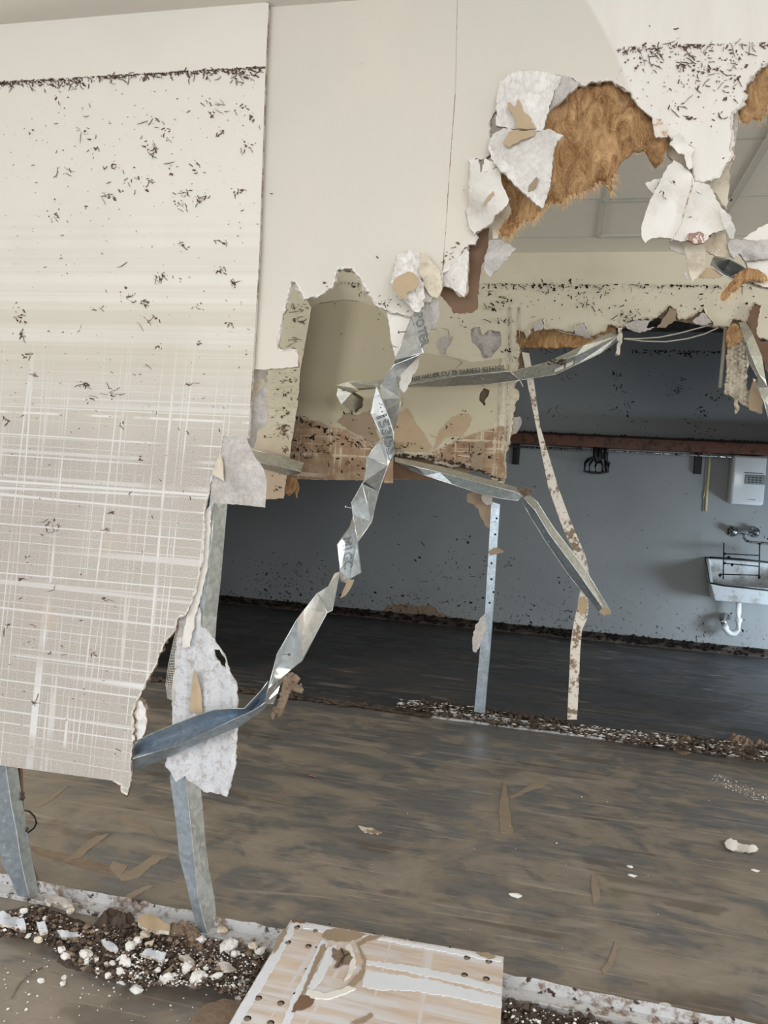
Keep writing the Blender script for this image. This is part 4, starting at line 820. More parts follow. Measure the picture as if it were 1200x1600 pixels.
# punched slots in the bent part, the light they catch given as pale colour
facets('punched_slot', {'a': (871, 562, Y5 - .005), 'b': (881, 560, Y5 - .005), 'c': (881, 576, Y5 + .01), 'd': (866, 582, Y5 + .01), 'e': (883, 559, Y5 - .006), 'f': (895, 557, Y5 - .006), 'g': (896, 569, Y5 + .01), 'h': (884, 575, Y5 + .01)}, [('a', 'b', 'c', 'd'), ('e', 'f', 'g', 'h')], plain('lit_slot_pale', srgb(206, 204, 192), .6), ls5, thick=.002)
b = MB()
for _ in range(26): b.chunk(W(random.uniform(856, 884), 0, Y5) * 0 + W(random.uniform(856, 884), random.uniform(562, 570), Y5 - .03), random.uniform(.005, .012))
tag(b.build('mud_crust', MT['mud'], ls5), kind='stuff')
for (pts, lab) in (([(810, 592), (814, 597), (817, 604)], 'bent wire tie hooked under the lettered steel stud'),):
    b = MB(); b.tube([W(x, y, Y5 - .01) for x, y in pts], .003, 6); tag(b.build('wire_tie', MT['wire']), lab, 'wire')

# ---- bent brace under it
br = empty('bent_steel_brace', W(818, 780, 4.55), 'bent bright steel brace running from the twisted stud down to the right', 'steel stud')
Y6 = 4.60
v = {}
for k, x, y, d in (('a', 617, 714, .28), ('b', 656, 722, .2), ('c', 695, 730, .10), ('d', 752, 746, .04), ('e', 806, 761, .0), ('f', 818, 776, -.02),
                   ('g', 617, 721, .25), ('h', 652, 730, .14), ('i', 687, 738, .04), ('j', 752, 755, -.02), ('k', 806, 769, -.05),
                   ('l', 640, 733, .24), ('m', 665, 743, .12), ('n', 708, 757, -.02), ('o', 752, 772, -.075), ('p', 784, 779, -.10), ('q', 808, 782, -.07)):
    v[k] = (x, y, Y6 + d)
fa = [('a', 'b', 'h', 'g'), ('b', 'c', 'i', 'h'), ('c', 'd', 'j', 'i'), ('d', 'e', 'k', 'j'), ('e', 'f', 'k'), ('g', 'h', 'l'), ('h', 'i', 'm', 'l'), ('i', 'j', 'n', 'm'), ('j', 'k', 'o', 'n'), ('k', 'p', 'o'), ('k', 'f', 'q', 'p')]
facets('stud_web', v, fa, [MT['galvm'], MT['galvb']], br, mi=[0] * 5 + [1] * 6, thick=.002)
rims('folded_lip', [[v[c] for c in 'ghijk'] + [v['f']], [v[c] for c in 'lmnopq'] + [v['f']]], .003, MT['galv'], br)
v = {}
for k, x, y, d in (('a', 826, 772, .0), ('b', 840, 785, .0), ('c', 864, 823, .0), ('d', 909, 882, .0), ('e', 955, 956, .0), ('f', 818, 778, -.05), ('g', 836, 797, -.05), ('h', 858, 834, -.05), ('i', 900, 890, -.05), ('j', 948, 960, -.05),
                   ('k', 817, 786, .03), ('l', 832, 812, .03), ('m', 850, 842, .03), ('n', 892, 903, .03), ('o', 941, 961, .03)):
    v[k] = (x, y, Y6 + d)
facets('bent_lower_leg', v, [('a', 'b', 'g', 'f'), ('b', 'c', 'h', 'g'), ('c', 'd', 'i', 'h'), ('d', 'e', 'j', 'i'), ('f', 'g', 'l', 'k'), ('g', 'h', 'm', 'l'), ('h', 'i', 'n', 'm'), ('i', 'j', 'o', 'n')], [MT['galvm'], MT['galvb']], br, mi=[0] * 4 + [1] * 4, thick=.002)
rims('folded_lip', [[v[c] for c in 'fghij'], [v[c] for c in 'klmno'], [v[c] for c in 'abcde']], .003, MT['galv'], br)
b = MB()
for _ in range(40): b.chunk(W(random.gauss(820, 6), random.gauss(768, 3), Y6 - .01), random.uniform(.006, .018), sq=(1, 1, .8))
tag(b.build('plaster_clod', MT['mudl']), 'crumbly plaster clod on the elbow of the bent steel brace', 'plaster clod')
piece('paper_scrap', [(936, 955), (944, 948), (952, 952), (955, 960), (944, 962)], Y6 - .055, MT['tand'], 'brown scrap on the foot of the bent steel brace', 'paper scrap', t=.003, grid=0)

# ---- upright stud in the second partition
up = empty('upright_steel_stud', F(750, 1112), 'upright galvanised stud standing on the second floor track', 'steel stud')
Lf = [(768, 784, 4.87), (765, 837, 4.87), (758, 956, 4.87), (751, 1005, 4.87), (746, 1060, 4.88), (741, 1112, 4.89)]
Rt = [(781, 788, 4.87), (775, 875, 4.87), (770, 956, 4.87), (765, 1022, 4.88), (761, 1065, 4.89), (757, 1114, 4.90)]
V = []; FS = []
for i in range(6):
    a = W(*Lf[i]); c = W(*Rt[i]); n = Vector((0, .045, 0))
    V += [a + n, a, c, c + n]
    if i: q = (i - 1) * 4; FS += [(q, q + 1, q + 5, q + 4), (q + 1, q + 2, q + 6, q + 5), (q + 2, q + 3, q + 7, q + 6)]
o = mk('stud_channel', V, FS, MT['galvb'], up, smooth=False); md = o.modifiers.new('t', 'SOLIDIFY'); md.thickness = .0015
for (x, y) in ((776, 810), (774, 835), (768, 880), (768, 905), (771, 925), (765, 942)):
    b = MB(); b.disc(W(x, y, 4.869), (0, -1, 0), .007, .001, 10); b.build('screw_hole', MT['black'], up)
# ---- plastered corner strip
cs = empty('corner_strip', F(893, 1124), 'long thin plaster-stained corner strip leaning down behind the bent brace to the floor track', 'corner strip')
def ribbon(name, L, R, y, mat, parent, d=.02):
    V = []; FS = []
    for i in range(len(L)):
        yy = y[i] if isinstance(y, (list, tuple)) else y
        a = W(L[i][0], L[i][1], yy); c = W(R[i][0], R[i][1], yy)
        V += [a + Vector((0, d, 0)), a, c, c + Vector((0, d, 0))]
        if i: q = (i - 1) * 4; FS += [(q, q + 1, q + 5, q + 4), (q + 1, q + 2, q + 6, q + 5), (q + 2, q + 3, q + 7, q + 6)]
    o = mk(name, V, FS, mat, parent, smooth=False); md = o.modifiers.new('t', 'SOLIDIFY'); md.thickness = .003; return o
ribbon('slanting_length', [(816, 550), (822, 580), (825, 600), (838, 665), (857, 760), (876, 815), (899, 868), (910, 895), (908, 922)], [(826, 552), (831, 580), (834, 600), (843, 665), (871, 760), (890, 812), (914, 868), (920, 895), (914, 926)], [4.90, 4.9, 4.9, 4.88, 4.86, 4.84, 4.84, 4.84, 4.86], MT['bead'], cs)
ribbon('upright_length', [(908, 920), (903, 945), (901, 956), (896, 980), (892, 1010), (890, 1060), (887, 1124)], [(918, 930), (919, 950), (917, 966), (909, 984), (906, 1015), (904, 1070), (901, 1124)], [4.88] * 7, MT['bead'], cs, .03)
slab('tan_bare_spot', [(906, 932), (918, 938), (917, 956), (908, 962), (902, 952)], 4.874, .002, [MT['tan']], cs, amp=1, step=3, grid=0)

# ---- short track piece left, and the curled liner flaps
st = empty('short_steel_track', W(430, 730, 4.70), 'short cut length of steel track jutting out by the striped board strip', 'steel stud')
v = {'a': (380, 700, 4.74), 'b': (437, 712, 4.75), 'c': (475, 724, 4.77), 'd': (470, 737, 4.71), 'e': (435, 729, 4.69), 'f': (380, 717, 4.67), 'g': (468, 740, 4.76), 'h': (450, 743, 4.775), 'i': (407, 731, 4.77), 'j': (380, 725, 4.76)}
facets('track_web', v, [('a', 'b', 'e', 'f'), ('b', 'c', 'd', 'e'), ('f', 'e', 'i', 'j'), ('e', 'd', 'g', 'h', 'i')], [MT['galvm'], MT['galv_shade']], st, mi=[0, 0, 1, 1], thick=.002)
rims('folded_lip', [[v['a'], v['b'], v['c']], [v['f'], v['e'], v['d']]], .002, MT['galvm'], st)
piece('liner_paper_curl', [(396, 576), (408, 577), (418, 580), (417, 600), (415, 625), (418, 648), (413, 667), (402, 673), (400, 690), (396, 700), (384, 700), (378, 640), (385, 590)], 2.30, [MT['greypaper']], 'grey liner paper curl behind the right edge of the large left sheet', 'liner paper', t=.002,
      bend=[(396, 576, .0), (418, 583, .03), (416, 640, .04), (400, 640, -.01), (390, 600, -.02)], rough=.005, rs=14)
for i, (pp, dd) in enumerate((([(402, 592), (412, 586), (416, 586), (410, 604), (398, 618), (392, 626), (394, 612)], 2.285),)):
    piece('liner_paper_curl', pp, dd, [MT['beige']], 'beige rolled fold in the grey liner curl behind the large left sheet', 'liner paper', t=.004, rough=.003, grid=6)
lp = piece('liner_paper_flap', [(348, 684), (367, 679), (385, 684), (392, 702), (400, 717), (408, 727), (413, 737), (417, 752), (414, 793), (380, 789), (347, 787), (328, 787), (330, 760), (335, 727), (347, 705)], 2.165, [MT['greypaper']],
      'grey square-ended liner paper flap folded out at the torn edge of the large left sheet', 'liner paper', t=.0025, grid=9, amp=.5, bend=[(348, 684, .03), (385, 684, .02), (416, 752, -.02), (414, 793, -.03), (347, 787, .0), (328, 787, .03), (332, 740, .03), (380, 735, -.035)], rough=.003, rs=18)
slab('tan_fold', [(337, 724), (344, 708), (349, 730), (350, 752), (341, 746), (333, 742)], 2.160, .002, [MT['beige']], lp, amp=.8, grid=6, rough=.002)

# ---- white hanging rag on the front stud
HG = [(281, 961), (299, 961), (305, 940), (312, 951), (314, 980), (322, 981), (343, 1012), (353, 1029), (361, 1054), (369, 1066), (372, 1100), (371, 1136), (368, 1198), (355, 1245), (334, 1239), (318, 1237), (307, 1227), (293, 1219), (289, 1212), (275, 1223), (266, 1206), (258, 1198), (261, 1177), (270, 1157), (269, 1115), (268, 1080), (273, 1040), (276, 1000)]
hr = slab('hanging_liner_rag', HG, 2.242, .005, [MT['hang'], MT['edge']], holes=[[(334, 1015), (343, 1015), (353, 1033), (353, 1043), (345, 1039), (336, 1025)]], amp=1.5, step=5, grid=8,
          bend=lambda x, y: .010 * math.sin((x + (y - 960) * .03) * .42) + .006 * math.sin(x * .17) - .01, rough=.005, rs=16)
tag(hr, 'long white rag of soaked liner paper hanging over the front stud', 'liner paper')
slab('bare_core_patch', [(304, 1046), (309, 1060), (314, 1080), (316, 1112), (310, 1116), (296, 1112), (298, 1085), (301, 1060)], 2.202, .002, [MT['tan']], hr, amp=1, grid=8, bend=lambda x, y: .010 * math.sin((x + (y - 960) * .03) * .42), label='long bare tan streak')
def mesh_tape():
    b = MB(); A_ = [(279, 967), (272, 998), (263, 1040), (259, 1070), (262, 1092)]; B_ = [(289, 965), (283, 1000), (280, 1040), (276, 1075), (272, 1096)]
    for t in [i / 7 for i in range(8)]: b.tube([W(A_[i][0] * (1 - t) + B_[i][0] * t, A_[i][1] * (1 - t) + B_[i][1] * t, 2.228) for i in range(5)], .0007, 4)
    for i in range(4):
        for k in range(9):
            s = k / 9; a = [A_[i][j] + (A_[i + 1][j] - A_[i][j]) * s for j in (0, 1)]; c = [B_[i][j] + (B_[i + 1][j] - B_[i][j]) * s for j in (0, 1)]
            b.tube([W(a[0], a[1], 2.227), W(c[0], c[1], 2.227)], .0006, 4)
    return tag(b.build('joint_mesh_tape', MT['white']), 'torn strip of joint mesh tape along the left side of the white rag', 'mesh tape')
mesh_tape()

# ---- studs of the front partition standing on the floor
def bentstud(name, L, M, R, yl, ym, yr, label, extra=None):
    root = empty(name, F(*extra), label, 'steel stud')
    V = []; FS = []
    for i in range(len(L)):
        a = W(*L[i], yl[i]); c = W(*M[i], ym[i]); e = W(*R[i], yr[i])
        ld = (e - c) * .0 + Vector((.004, .012, 0))
        V += [a + Vector((.010, .014, 0)), a, c, e, e + Vector((-.012, .004, 0))]
        if i:
            q = (i - 1) * 5
            for s in range(4): FS.append((q + s, q + s + 1, q + s + 6, q + s + 5))
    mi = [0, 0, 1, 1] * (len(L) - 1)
    o = mk('stud_channel', V, FS, [MT['galvb'], MT['galv_shade']], root, mi=mi, smooth=False); md = o.modifiers.new('t', 'SOLIDIFY'); md.thickness = .0014
    b = MB(); b.tube([V[i * 5 + 2] for i in range(len(L))], .0022, 6); b.build('folded_lip', MT['galv'], root)
    return root
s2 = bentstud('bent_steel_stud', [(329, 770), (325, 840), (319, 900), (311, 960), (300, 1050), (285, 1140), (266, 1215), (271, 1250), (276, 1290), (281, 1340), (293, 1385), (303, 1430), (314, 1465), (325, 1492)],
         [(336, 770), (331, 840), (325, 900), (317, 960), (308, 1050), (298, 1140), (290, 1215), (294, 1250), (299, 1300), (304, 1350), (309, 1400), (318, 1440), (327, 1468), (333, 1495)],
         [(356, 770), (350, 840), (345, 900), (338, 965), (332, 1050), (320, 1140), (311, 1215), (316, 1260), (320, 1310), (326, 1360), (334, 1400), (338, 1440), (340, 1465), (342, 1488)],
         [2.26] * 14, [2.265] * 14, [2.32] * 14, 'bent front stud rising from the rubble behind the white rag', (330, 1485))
s1 = bentstud('bent_steel_stud', [(-20, 1100), (-18, 1200), (-12, 1260), (-4, 1310), (4, 1350), (17, 1372), (28, 1398), (36, 1421)], [(4, 1100), (9, 1200), (18, 1260), (26, 1300), (32, 1340), (38, 1370), (45, 1400), (50, 1421)],
         [(22, 1100), (27, 1200), (34, 1250), (42, 1300), (49, 1340), (56, 1375), (61, 1400), (64, 1416)], [2.25] * 8, [2.255] * 8, [2.30] * 8, 'leftmost front stud standing in the rubble under the large left sheet', (45, 1420))
b = MB(); b.add([W(x, y, d) for x, y, d in ((20, 1150, 2.33), (34, 1150, 2.33), (38, 1280, 2.33), (52, 1350, 2.33), (72, 1405, 2.33), (55, 1405, 2.33), (40, 1350, 2.33), (26, 1280, 2.33))], [(0, 1, 2, 7), (7, 2, 3, 6), (6, 3, 4, 5)])
o = b.build('timber_strip', MT['brown']); md = o.modifiers.new('t', 'SOLIDIFY'); md.thickness = .012
tag(o, 'thin dark brown batten behind the leftmost front stud', 'batten')
b = MB(); b.tube([W(x, y, 2.31) for x, y in ((38, 1266), (46, 1268), (54, 1276), (57, 1286), (53, 1294), (45, 1300), (41, 1302))], .0032, 8); tag(b.build('cable_loop', MT['black']), 'small black cable loop on the leftmost front stud', 'cable')
for x, y, q_ in ((36, 1247, .012), (41, 1297, .014), (35, 1240, .008)):
    b = MB(); b.chunk(W(x, y, 2.30), q_, sq=(1, 1, 1)); b.build('mud_clod', MT['mud'], s1)

# ---- dark curved stud end at the right of the front wall, and bent stud in the second wall
de = empty('steel_stud_end', W(1150, 425, 2.2), 'dark curved stud end among the torn pieces at the right frame edge', 'steel stud')
v = {}
for k, x, y, d in (('a', 1115, 402, .03), ('b', 1141, 406, .03), ('c', 1167, 420, .03), ('d', 1200, 438, .03), ('d2', 1260, 460, .03), ('e', 1112, 408, -.01), ('f', 1130, 424, .08), ('g', 1150, 432, .08), ('h', 1172, 440, .08), ('h2', 1260, 470, .08), ('i', 1110, 414, -.02), ('j', 1130, 430, -.02), ('k', 1149, 438, -.02), ('l', 1175, 446, -.02), ('m', 1200, 453, -.02), ('m2', 1260, 474, -.02)):
    v[k] = (x, y, 2.225 + d)
facets('stud_channel', v, [('a', 'b', 'f', 'e'), ('b', 'c', 'g', 'f'), ('c', 'd', 'h', 'g'), ('e', 'f', 'j', 'i'), ('f', 'g', 'k', 'j'), ('g', 'h', 'l', 'k'), ('h', 'h2', 'm2', 'm', 'l'), ('d', 'd2', 'h2', 'h')], MT['galv_shade'], de)
rims('folded_lip', [[v[c] for c in 'ijklm'], [v[c] for c in 'abc']], .0016, MT['galv'], de)
rb = empty('steel_stud', W(1190, 600, 4.7), 'bent stud coming down at the right frame edge in front of the second partition', 'steel stud')
v = {}
for k, x, y, d in (('a', 1154, 504, .16), ('b', 1166, 503, .17), ('c', 1176, 522, .08), ('d', 1190, 556, .0), ('e', 1196, 593, -.02), ('f', 1199, 604, .0), ('g', 1166, 535, -.04), ('h', 1174, 556, -.06), ('i', 1186, 585, -.06),
                   ('j', 1166, 540, .04), ('k', 1168, 562, .04), ('l', 1183, 588, .03), ('m', 1184, 606, .0), ('n', 1212, 606, .02), ('o', 1220, 655, .0), ('p', 1200, 655, .02), ('q', 1193, 625, -.02)):
    v[k] = (x, y, 4.72 + d)
facets('stud_channel', v, [('a', 'b', 'c', 'g'), ('g', 'c', 'd', 'h'), ('h', 'd', 'e', 'i'), ('i', 'e', 'f'), ('g', 'h', 'k', 'j'), ('h', 'i', 'l', 'k'), ('l', 'i', 'f', 'm'), ('m', 'n', 'o', 'p', 'q')], [MT['galvm'], MT['galv_shade']], rb, mi=[0, 0, 0, 0, 1, 1, 1, 0], thick=.002)
rims('folded_lip', [[v[c] for c in 'aghif'], [v[c] for c in 'jklf'], [v['m'], v['n']], [v['m'], v['q'], v['p']]], .003, MT['galv'], rb)
b = MB(); b.tube([W(x, y, 4.89) for x, y in ((1134, 512), (1131, 545), (1128, 575), (1125, 606))], .011, 10); tag(b.build('conduit_pipe', MT['conduit']), 'short grey conduit pipe hanging beside the fluted rag', 'pipe')
for pts, lab in (([(856, 511), (880, 519), (905, 524), (925, 525), (945, 525)], 'thin cable sagging across the orange wool band'), ([(975, 529), (1000, 529), (1030, 527), (1060, 521), (1090, 513), (1116, 506)], 'upper white cable sagging across the dark opening'),
                 ([(975, 529), (1005, 533), (1040, 534), (1075, 529), (1100, 522), (1122, 512)], 'lower white cable sagging across the dark opening')):
    b = MB(); b.tube([W(x, y, 4.93) for x, y in pts], .0042, 8); tag(b.build('cable', MT['wire']), lab, 'cable')

# ================================================================ back wall fittings
sh = empty('wall_shelf', (1.0, YC, 2.0), 'long red-brown wooden shelf along the dark back wall', 'shelf')
def zC(px, py, y=YC): return W(px, py, y).z
z1 = W(1000, 685, 8.02).z; z0 = W(1000, 702, 8.02).z
b = MB(); b.box((-1.2, 8.02, z0), (3.2, YC, z1), bev=.004); b.build('shelf_board', MT['wood'], sh)
b = MB(); b.box((-1.2, 8.025, z1), (3.2, YC, z1 + .02), 0)
for _ in range(140): b.chunk((random.uniform(-.4, 3.0) if random.random() < .5 else random.uniform(1.2, 2.6), 8.05, z1 + .02), random.uniform(.006, .016), sq=(1.4, 1, .8))
tag(b.build('mud_layer', MT['debrisk'], sh, ), kind='stuff')
b = MB(); b.tube([(-1.1, 8.06, z0 - .03), (3.1, 8.06, z0 - .03)], .011, 10); b.build('hanging_rail', MT['chrome'], sh)
for px, w_, py0, py1 in ((807, 8, 693, 726), (1091, 9, 703, 741), (907, 4, 693, 704), (947, 6, 697, 718)):
    a = W(px - w_ / 2, py0, 8.17); c = W(px + w_ / 2, py1, 8.17)
    b = MB(); b.box((a.x, 8.165, c.z), (c.x, YC, a.z + .05), bev=.003); b.box((a.x + .006, 8.04, z0 - .035), (a.x + .02, 8.17, z0))
    b.build('bracket', MT['blackm'], sh)
# black hanging tangle on the rail
bh = empty('hanging_strap', W(932, 740, 8.0), 'tangle of black straps hanging from the shelf rail', 'strap')
b = MB()
for pts, r in (([(930, 694), (930, 712), (933, 722)], .03), ([(938, 696), (937, 716), (936, 724)], .03), ([(946, 700), (946, 722)], .02),
               ([(914, 724), (913, 736), (922, 738), (936, 739), (950, 737), (952, 724), (944, 716), (930, 714), (918, 718), (914, 724)], .016), ([(927, 718), (921, 726), (921, 737)], .013), ([(936, 718), (930, 728), (931, 738)], .013), ([(938, 718), (942, 728), (941, 738)], .016), ([(915, 722), (924, 716), (934, 716)], .02), ([(947, 722), (948, 736)], .026)):
    b.tube([W(x, y, 8.05) for x, y in pts], r * .75, 8)
b.build('strap_loop', MT['black'], bh)
# yellow tape / cable pair left of the heater
b = MB(); b.box((W(1105, 700, YC).x, YC - .012, W(1105, 800, YC).z), (W(1113, 700, YC).x, YC, z0), 0)
b.tube([W(x, y, YC - .016) for x, y in ((1109, 705), (1108, 730), (1106, 755), (1104, 775), (1103, 799))], .012, 8, 1); b.tube([W(x, y, YC - .012) for x, y in ((1107, 745), (1102, 765), (1099, 778))], .006, 8, 1)
tag(b.build('wall_conduit', [MT['back'], MT['fibretape']]), 'yellowed pipe strip running down the back wall left of the water heater', 'pipe')
# water heater
hx0 = W(1143, 750, 8.02).x; hx1 = W(1197, 750, 8.02).x; hz1 = W(1170, 712, 8.02).z; hz0 = W(1170, 789, 8.02).z
h = empty('water_heater', ((hx0 + hx1) / 2, YC, hz0), 'white instant water heater on the back wall above the sink', 'water heater')
b = MB(); b.box((hx0, 8.02, hz0), (hx1, YC, hz1), bev=.03); b.build('casing', MT['heater'], h)
xm = hx0 + (hx1 - hx0)
b = MB(); b.box((hx0 + .12, 8.012, hz0 + .2), (hx0 + .30, 8.03, hz0 + .29), bev=.006); b.build('display', MT['grey'], h)
b = MB(); b.box((hx0 + .11, 8.016, hz0 + .305), (hx1 - .03, 8.03, hz0 + .311)); b.build('panel_seam', MT['ink'], h); b = MB(); b.box((hx0 + .17, 8.0165, hz0 + .05), (hx0 + .23, 8.03, hz0 + .054)); b.build('panel_seam', MT['ink'], h)
b = MB()
for i in range(3):
    for j in range(4): b.box((hx0 + .145 + j * .034, 8.009, hz0 + .215 + i * .022), (hx0 + .165 + j * .034, 8.013, hz0 + .225 + i * .022))
b.build('display_buttons', MT['ink'], h)
b = MB(); b.tube([W(1140, 778, 8.15), W(1144, 776, 8.15), W(1147, 778, 8.15)], .012, 8); b.build('valve', MT['black'], h)
# mixer tap
t = empty('mixer_tap', W(1163, 835, YC), 'grimy wall mixer tap between the water heater and the sink', 'tap')
a = W(1146, 831, 8.15); c = W(1180, 832, 8.15)
b = MB(); b.tube([a, c], .022, 12); b.build('tap_body', MT['chrome'], t)
for p in (a, c):
    b = MB(); b.disc(p + Vector((0, .05, 0)), (0, -1, 0), .052, .02, 20); b.tube([p + Vector((0, .03, 0)), p + Vector((0, -.05, 0))], [.03, .034], 14); b.disc(p + Vector((0, -.05, 0)), (0, -1, 0), .03, .012, 16, r2=.014); b.build('tap_handle', MT['chrome'], t)
b = MB(); b.tube([W(x, y, 8.13 - i * .03) for i, (x, y) in enumerate(((1162, 834), (1162, 840), (1166, 845), (1174, 847), (1200, 849), (1212, 850)))], .012, 10); b.build('spout', MT['chrome'], t)
# sink
s = empty('slop_sink', W(1154, 946, 8.0), 'white grimy wall sink with a high back under the mixer tap', 'sink')
xa = W(1108, 872, YC).x; xb = xa + .66
zb = W(1110, 872, 8.18).z; zf = W(1111, 912, 7.84).z; zl = W(1128, 940, 7.9).z
def ring(x0, x1, y0, y1, zf_, zb_): return [Vector((x0, y0, zf_)), Vector((x1, y0, zf_)), Vector((x1, y1, zb_)), Vector((x0, y1, zb_))]
O1 = ring(xa - .04, xb, 7.84, 8.19, zf, zb); O2 = ring(xa + .03, xb - .07, 7.92, 8.19, zl, zl); I1 = ring(xa - .01, xb - .03, 7.87, 8.165, zf, zb); I2 = ring(xa + .05, xb - .09, 7.95, 8.165, zl + .03, zl + .03)
b = MB(); q = lambda a, b_: [(a + i, a + (i + 1) % 4, b_ + (i + 1) % 4, b_ + i) for i in range(4)]
b.add(O1 + O2 + I1 + I2, [f[::-1] for f in q(0, 4)] + [(4, 5, 6, 7)[::-1]] + q(0, 8) + q(8, 12) + [(12, 13, 14, 15)])
o = b.build('basin', MT['enamel'], s); md = o.modifiers.new('b', 'BEVEL'); md.width = .012; md.segments = 3
b = MB(); b.tube([W(1110, 911, 7.84), W(1130, 915, 7.84), W(1160, 918, 7.84), W(1212, 924, 7.84)], .008, 8); b.tube([O1[3], O1[2]], .006, 8); b.tube([O1[0], O1[3]], .004, 8); b.build('grimy_rim', MT['blackm'], s)
b = MB(); pts = [(1154, 940), (1154, 958), (1154, 972), (1153, 984), (1148, 990), (1141, 990), (1135, 985), (1133, 976)]; b.tube([W(x, y, 8.05) for x, y in pts], .026, 12); b.tube([W(1154, 966, 8.05), W(1154, 971, 8.05)], .034, 12); b.tube([W(1132, 978, 8.05), W(1134, 983, 8.05)], .034, 12)
b.build('waste_trap', MT['pvc'], s)
b = MB(); b.tube([W(1132, 976, 8.05), W(1129, 968, 8.08), W(1132, 962, 8.14), W(1138, 964, 8.2)], .030, 12); b.build('trap_outlet', MT['chrome'], s)
# folding draining grid
g = empty('draining_grid', W(1160, 905, 8.1), 'rusty wire draining grid folded up above the sink', 'wire grid')
b = MB()
for pts in (((1131, 848), (1130, 905)), ((1187, 848), (1186, 905)), ((1131, 865), (1187, 868)), ((1131, 880), (1187, 885)), ((1125, 897), (1187, 899))): b.tube([W(x, y, 8.02) for x, y in pts], .006, 6)
for x, y in ((1132, 865), (1132, 880), (1125, 899), (1186, 902), (1187, 850), (1144, 883), (1139, 871)): b.chunk(W(x, y, 8.01), .02, sq=(1, 1, 1))
b.build('wire_frame', MT['blackm'], g)
b = MB(); b.tube([W(x, y, 7.98) for x, y in ((1108, 871), (1130, 872), (1160, 874), (1212, 880))], .010, 6); b.build('front_bar', MT['blackm'], g)
# torn plaster patch low on the back wall and dark spatter
slab('bare_plaster_patch', [(585, 962), (600, 952), (615, 945), (640, 944), (655, 948), (670, 944), (690, 958), (705, 964), (730, 968), (745, 976), (740, 980), (680, 973), (620, 966)], YC - .002, .0019, [MT['mudl']], wb, amp=2, step=5, grid=12, rough=.001, label='bare brown plaster patch')
FULLC = [(200, 480), (1210, 480), (1210, 1040), (700, 985), (200, 935)]
flakes('black_spatter', wb, YC - .001, FULLC, [(885, 590, 12, 16), (965, 585, 6, 10), (965, 605, 8, 10), (1055, 605, 18, 26), (1115, 620, 14, 24), (975, 635, 12, 16), (1095, 645, 10, 18), (870, 640, 8, 8), (1100, 670, 16, 14), (690, 715, 10, 5), (520, 900, 40, 40), (450, 910, 60, 60), (420, 920, 60, 80), (700, 920, 50, 60), (820, 980, 40, 40), (900, 985, 60, 60), (1100, 990, 60, 30), (640, 945, 30, 40), (650, 875, 10, 6), (728, 845, 10, 6)],
       [(350, 750, 1200, 950, 260), (350, 870, 900, 970, 330), (820, 550, 1200, 680, 160), (820, 900, 1200, 1030, 160)], MT['debrisk'], 1.2, 6, (.3, .9),
       band=[(985, 546, 1130, 548, 4, 90), (820, 542, 960, 543, 4, 30), (985, 546, 1200, 549, .8, 60)])
b = MB()
for _ in range(420):
    x = random.uniform(-3.8, 2.6); b.chunk((x, YC - .04, .02 + random.uniform(0, .07)), random.uniform(.008, .03), sq=(1.6, 1, .8))
tag(b.build('mud_silt', MT['debrisk']), 'black silt and crumbs along the foot of the back wall', 'mud', kind='stuff')

# ================================================================ floor tracks and rubble
def track(name, x0, x1, y0, y1, h, label, mat):
    b = MB(); n = int((x1 - x0) / .04); V = []; FS = []
    for i in range(n + 1):
        x = x0 + (x1 - x0) * i / n; j = lambda: random.uniform(-.003, .003)
        V += [(x, y0 + j(), .0), (x, y0 + j(), h * .35 + j()), (x, y0 + .004, h * .35 + j()), (x, y0 + .006, .005), (x, y1 - .006, .005), (x, y1 - .004, h + j()), (x, y1 + j(), h + j()), (x, y1, 0)]
        if i: q = (i - 1) * 8; FS += [(q + s, q + s + 8, q + s + 9, q + s + 1) for s in range(7)]
    b.add(V, FS); return tag(b.build(name, mat), label, 'floor track')
track('floor_track', -2.6, 1.9, 2.245, 2.315, .038, 'white mud-caked floor track of the front partition', MT['track'])
track('floor_track', -.72, 3.5, 4.87, 4.95, .035, 'pale dirty floor track of the second partition', MT['track'])
b = MB()
for (x0, x1, k) in ((-3.2, -.7, 220),):
    for _ in range(k): b.chunk((random.uniform(x0, x1), random.uniform(4.86, 4.95), .01), random.uniform(.012, .03), sq=(2, 1, .6))
tag(b.build('mud_ridge', MT['mud']), 'dark mud ridge where the second partition stood, left part', 'mud', kind='stuff')
def heap(name, poly, hgt, mat, label, g=5, rs=22):
    pts = jag(poly, 5, 2.0); vo, fs = cdt(pts, [], g); V = []
    for q in vo:
        d = min(1, edist((q.x, q.y), pts) / 14); p = F(q.x, q.y, 0)
        hh = hgt * d ** .8 * (.55 + .7 * abs(noise.noise(p * rs)) + .35 * abs(noise.noise(p * rs * 3)) + .2 * noise.noise(p * rs * 8)); p.z = max(0.0005, hh); V.append(p)
    return tag(mk(name, V, [f[::-1] for f in fs], mat, smooth=False), label, 'mud')
heap('mud_heap', [(-60, 1418), (0, 1425), (60, 1412), (140, 1445), (200, 1452), (300, 1478), (345, 1488), (435, 1500), (425, 1530), (397, 1556), (360, 1548), (300, 1540), (205, 1528), (100, 1474), (40, 1462), (0, 1456), (-60, 1450)], .022, MT['mud'], 'long low bed of dark mud and rubble along the front floor track', 6)
heap('mud_heap', [(88, 1503), (105, 1482), (118, 1470), (135, 1462), (165, 1472), (195, 1492), (215, 1512), (235, 1520), (228, 1534), (200, 1537), (165, 1534), (140, 1520), (110, 1514)], .035, MT['mud'], 'dark wet mud heap spreading over the floor at lower left', 4)
heap('mud_heap', [(146, 1446), (160, 1430), (178, 1426), (212, 1436), (216, 1452), (206, 1468), (176, 1468), (152, 1462)], .06, MT['mud'], 'brown mud clump against the front floor track', 4)
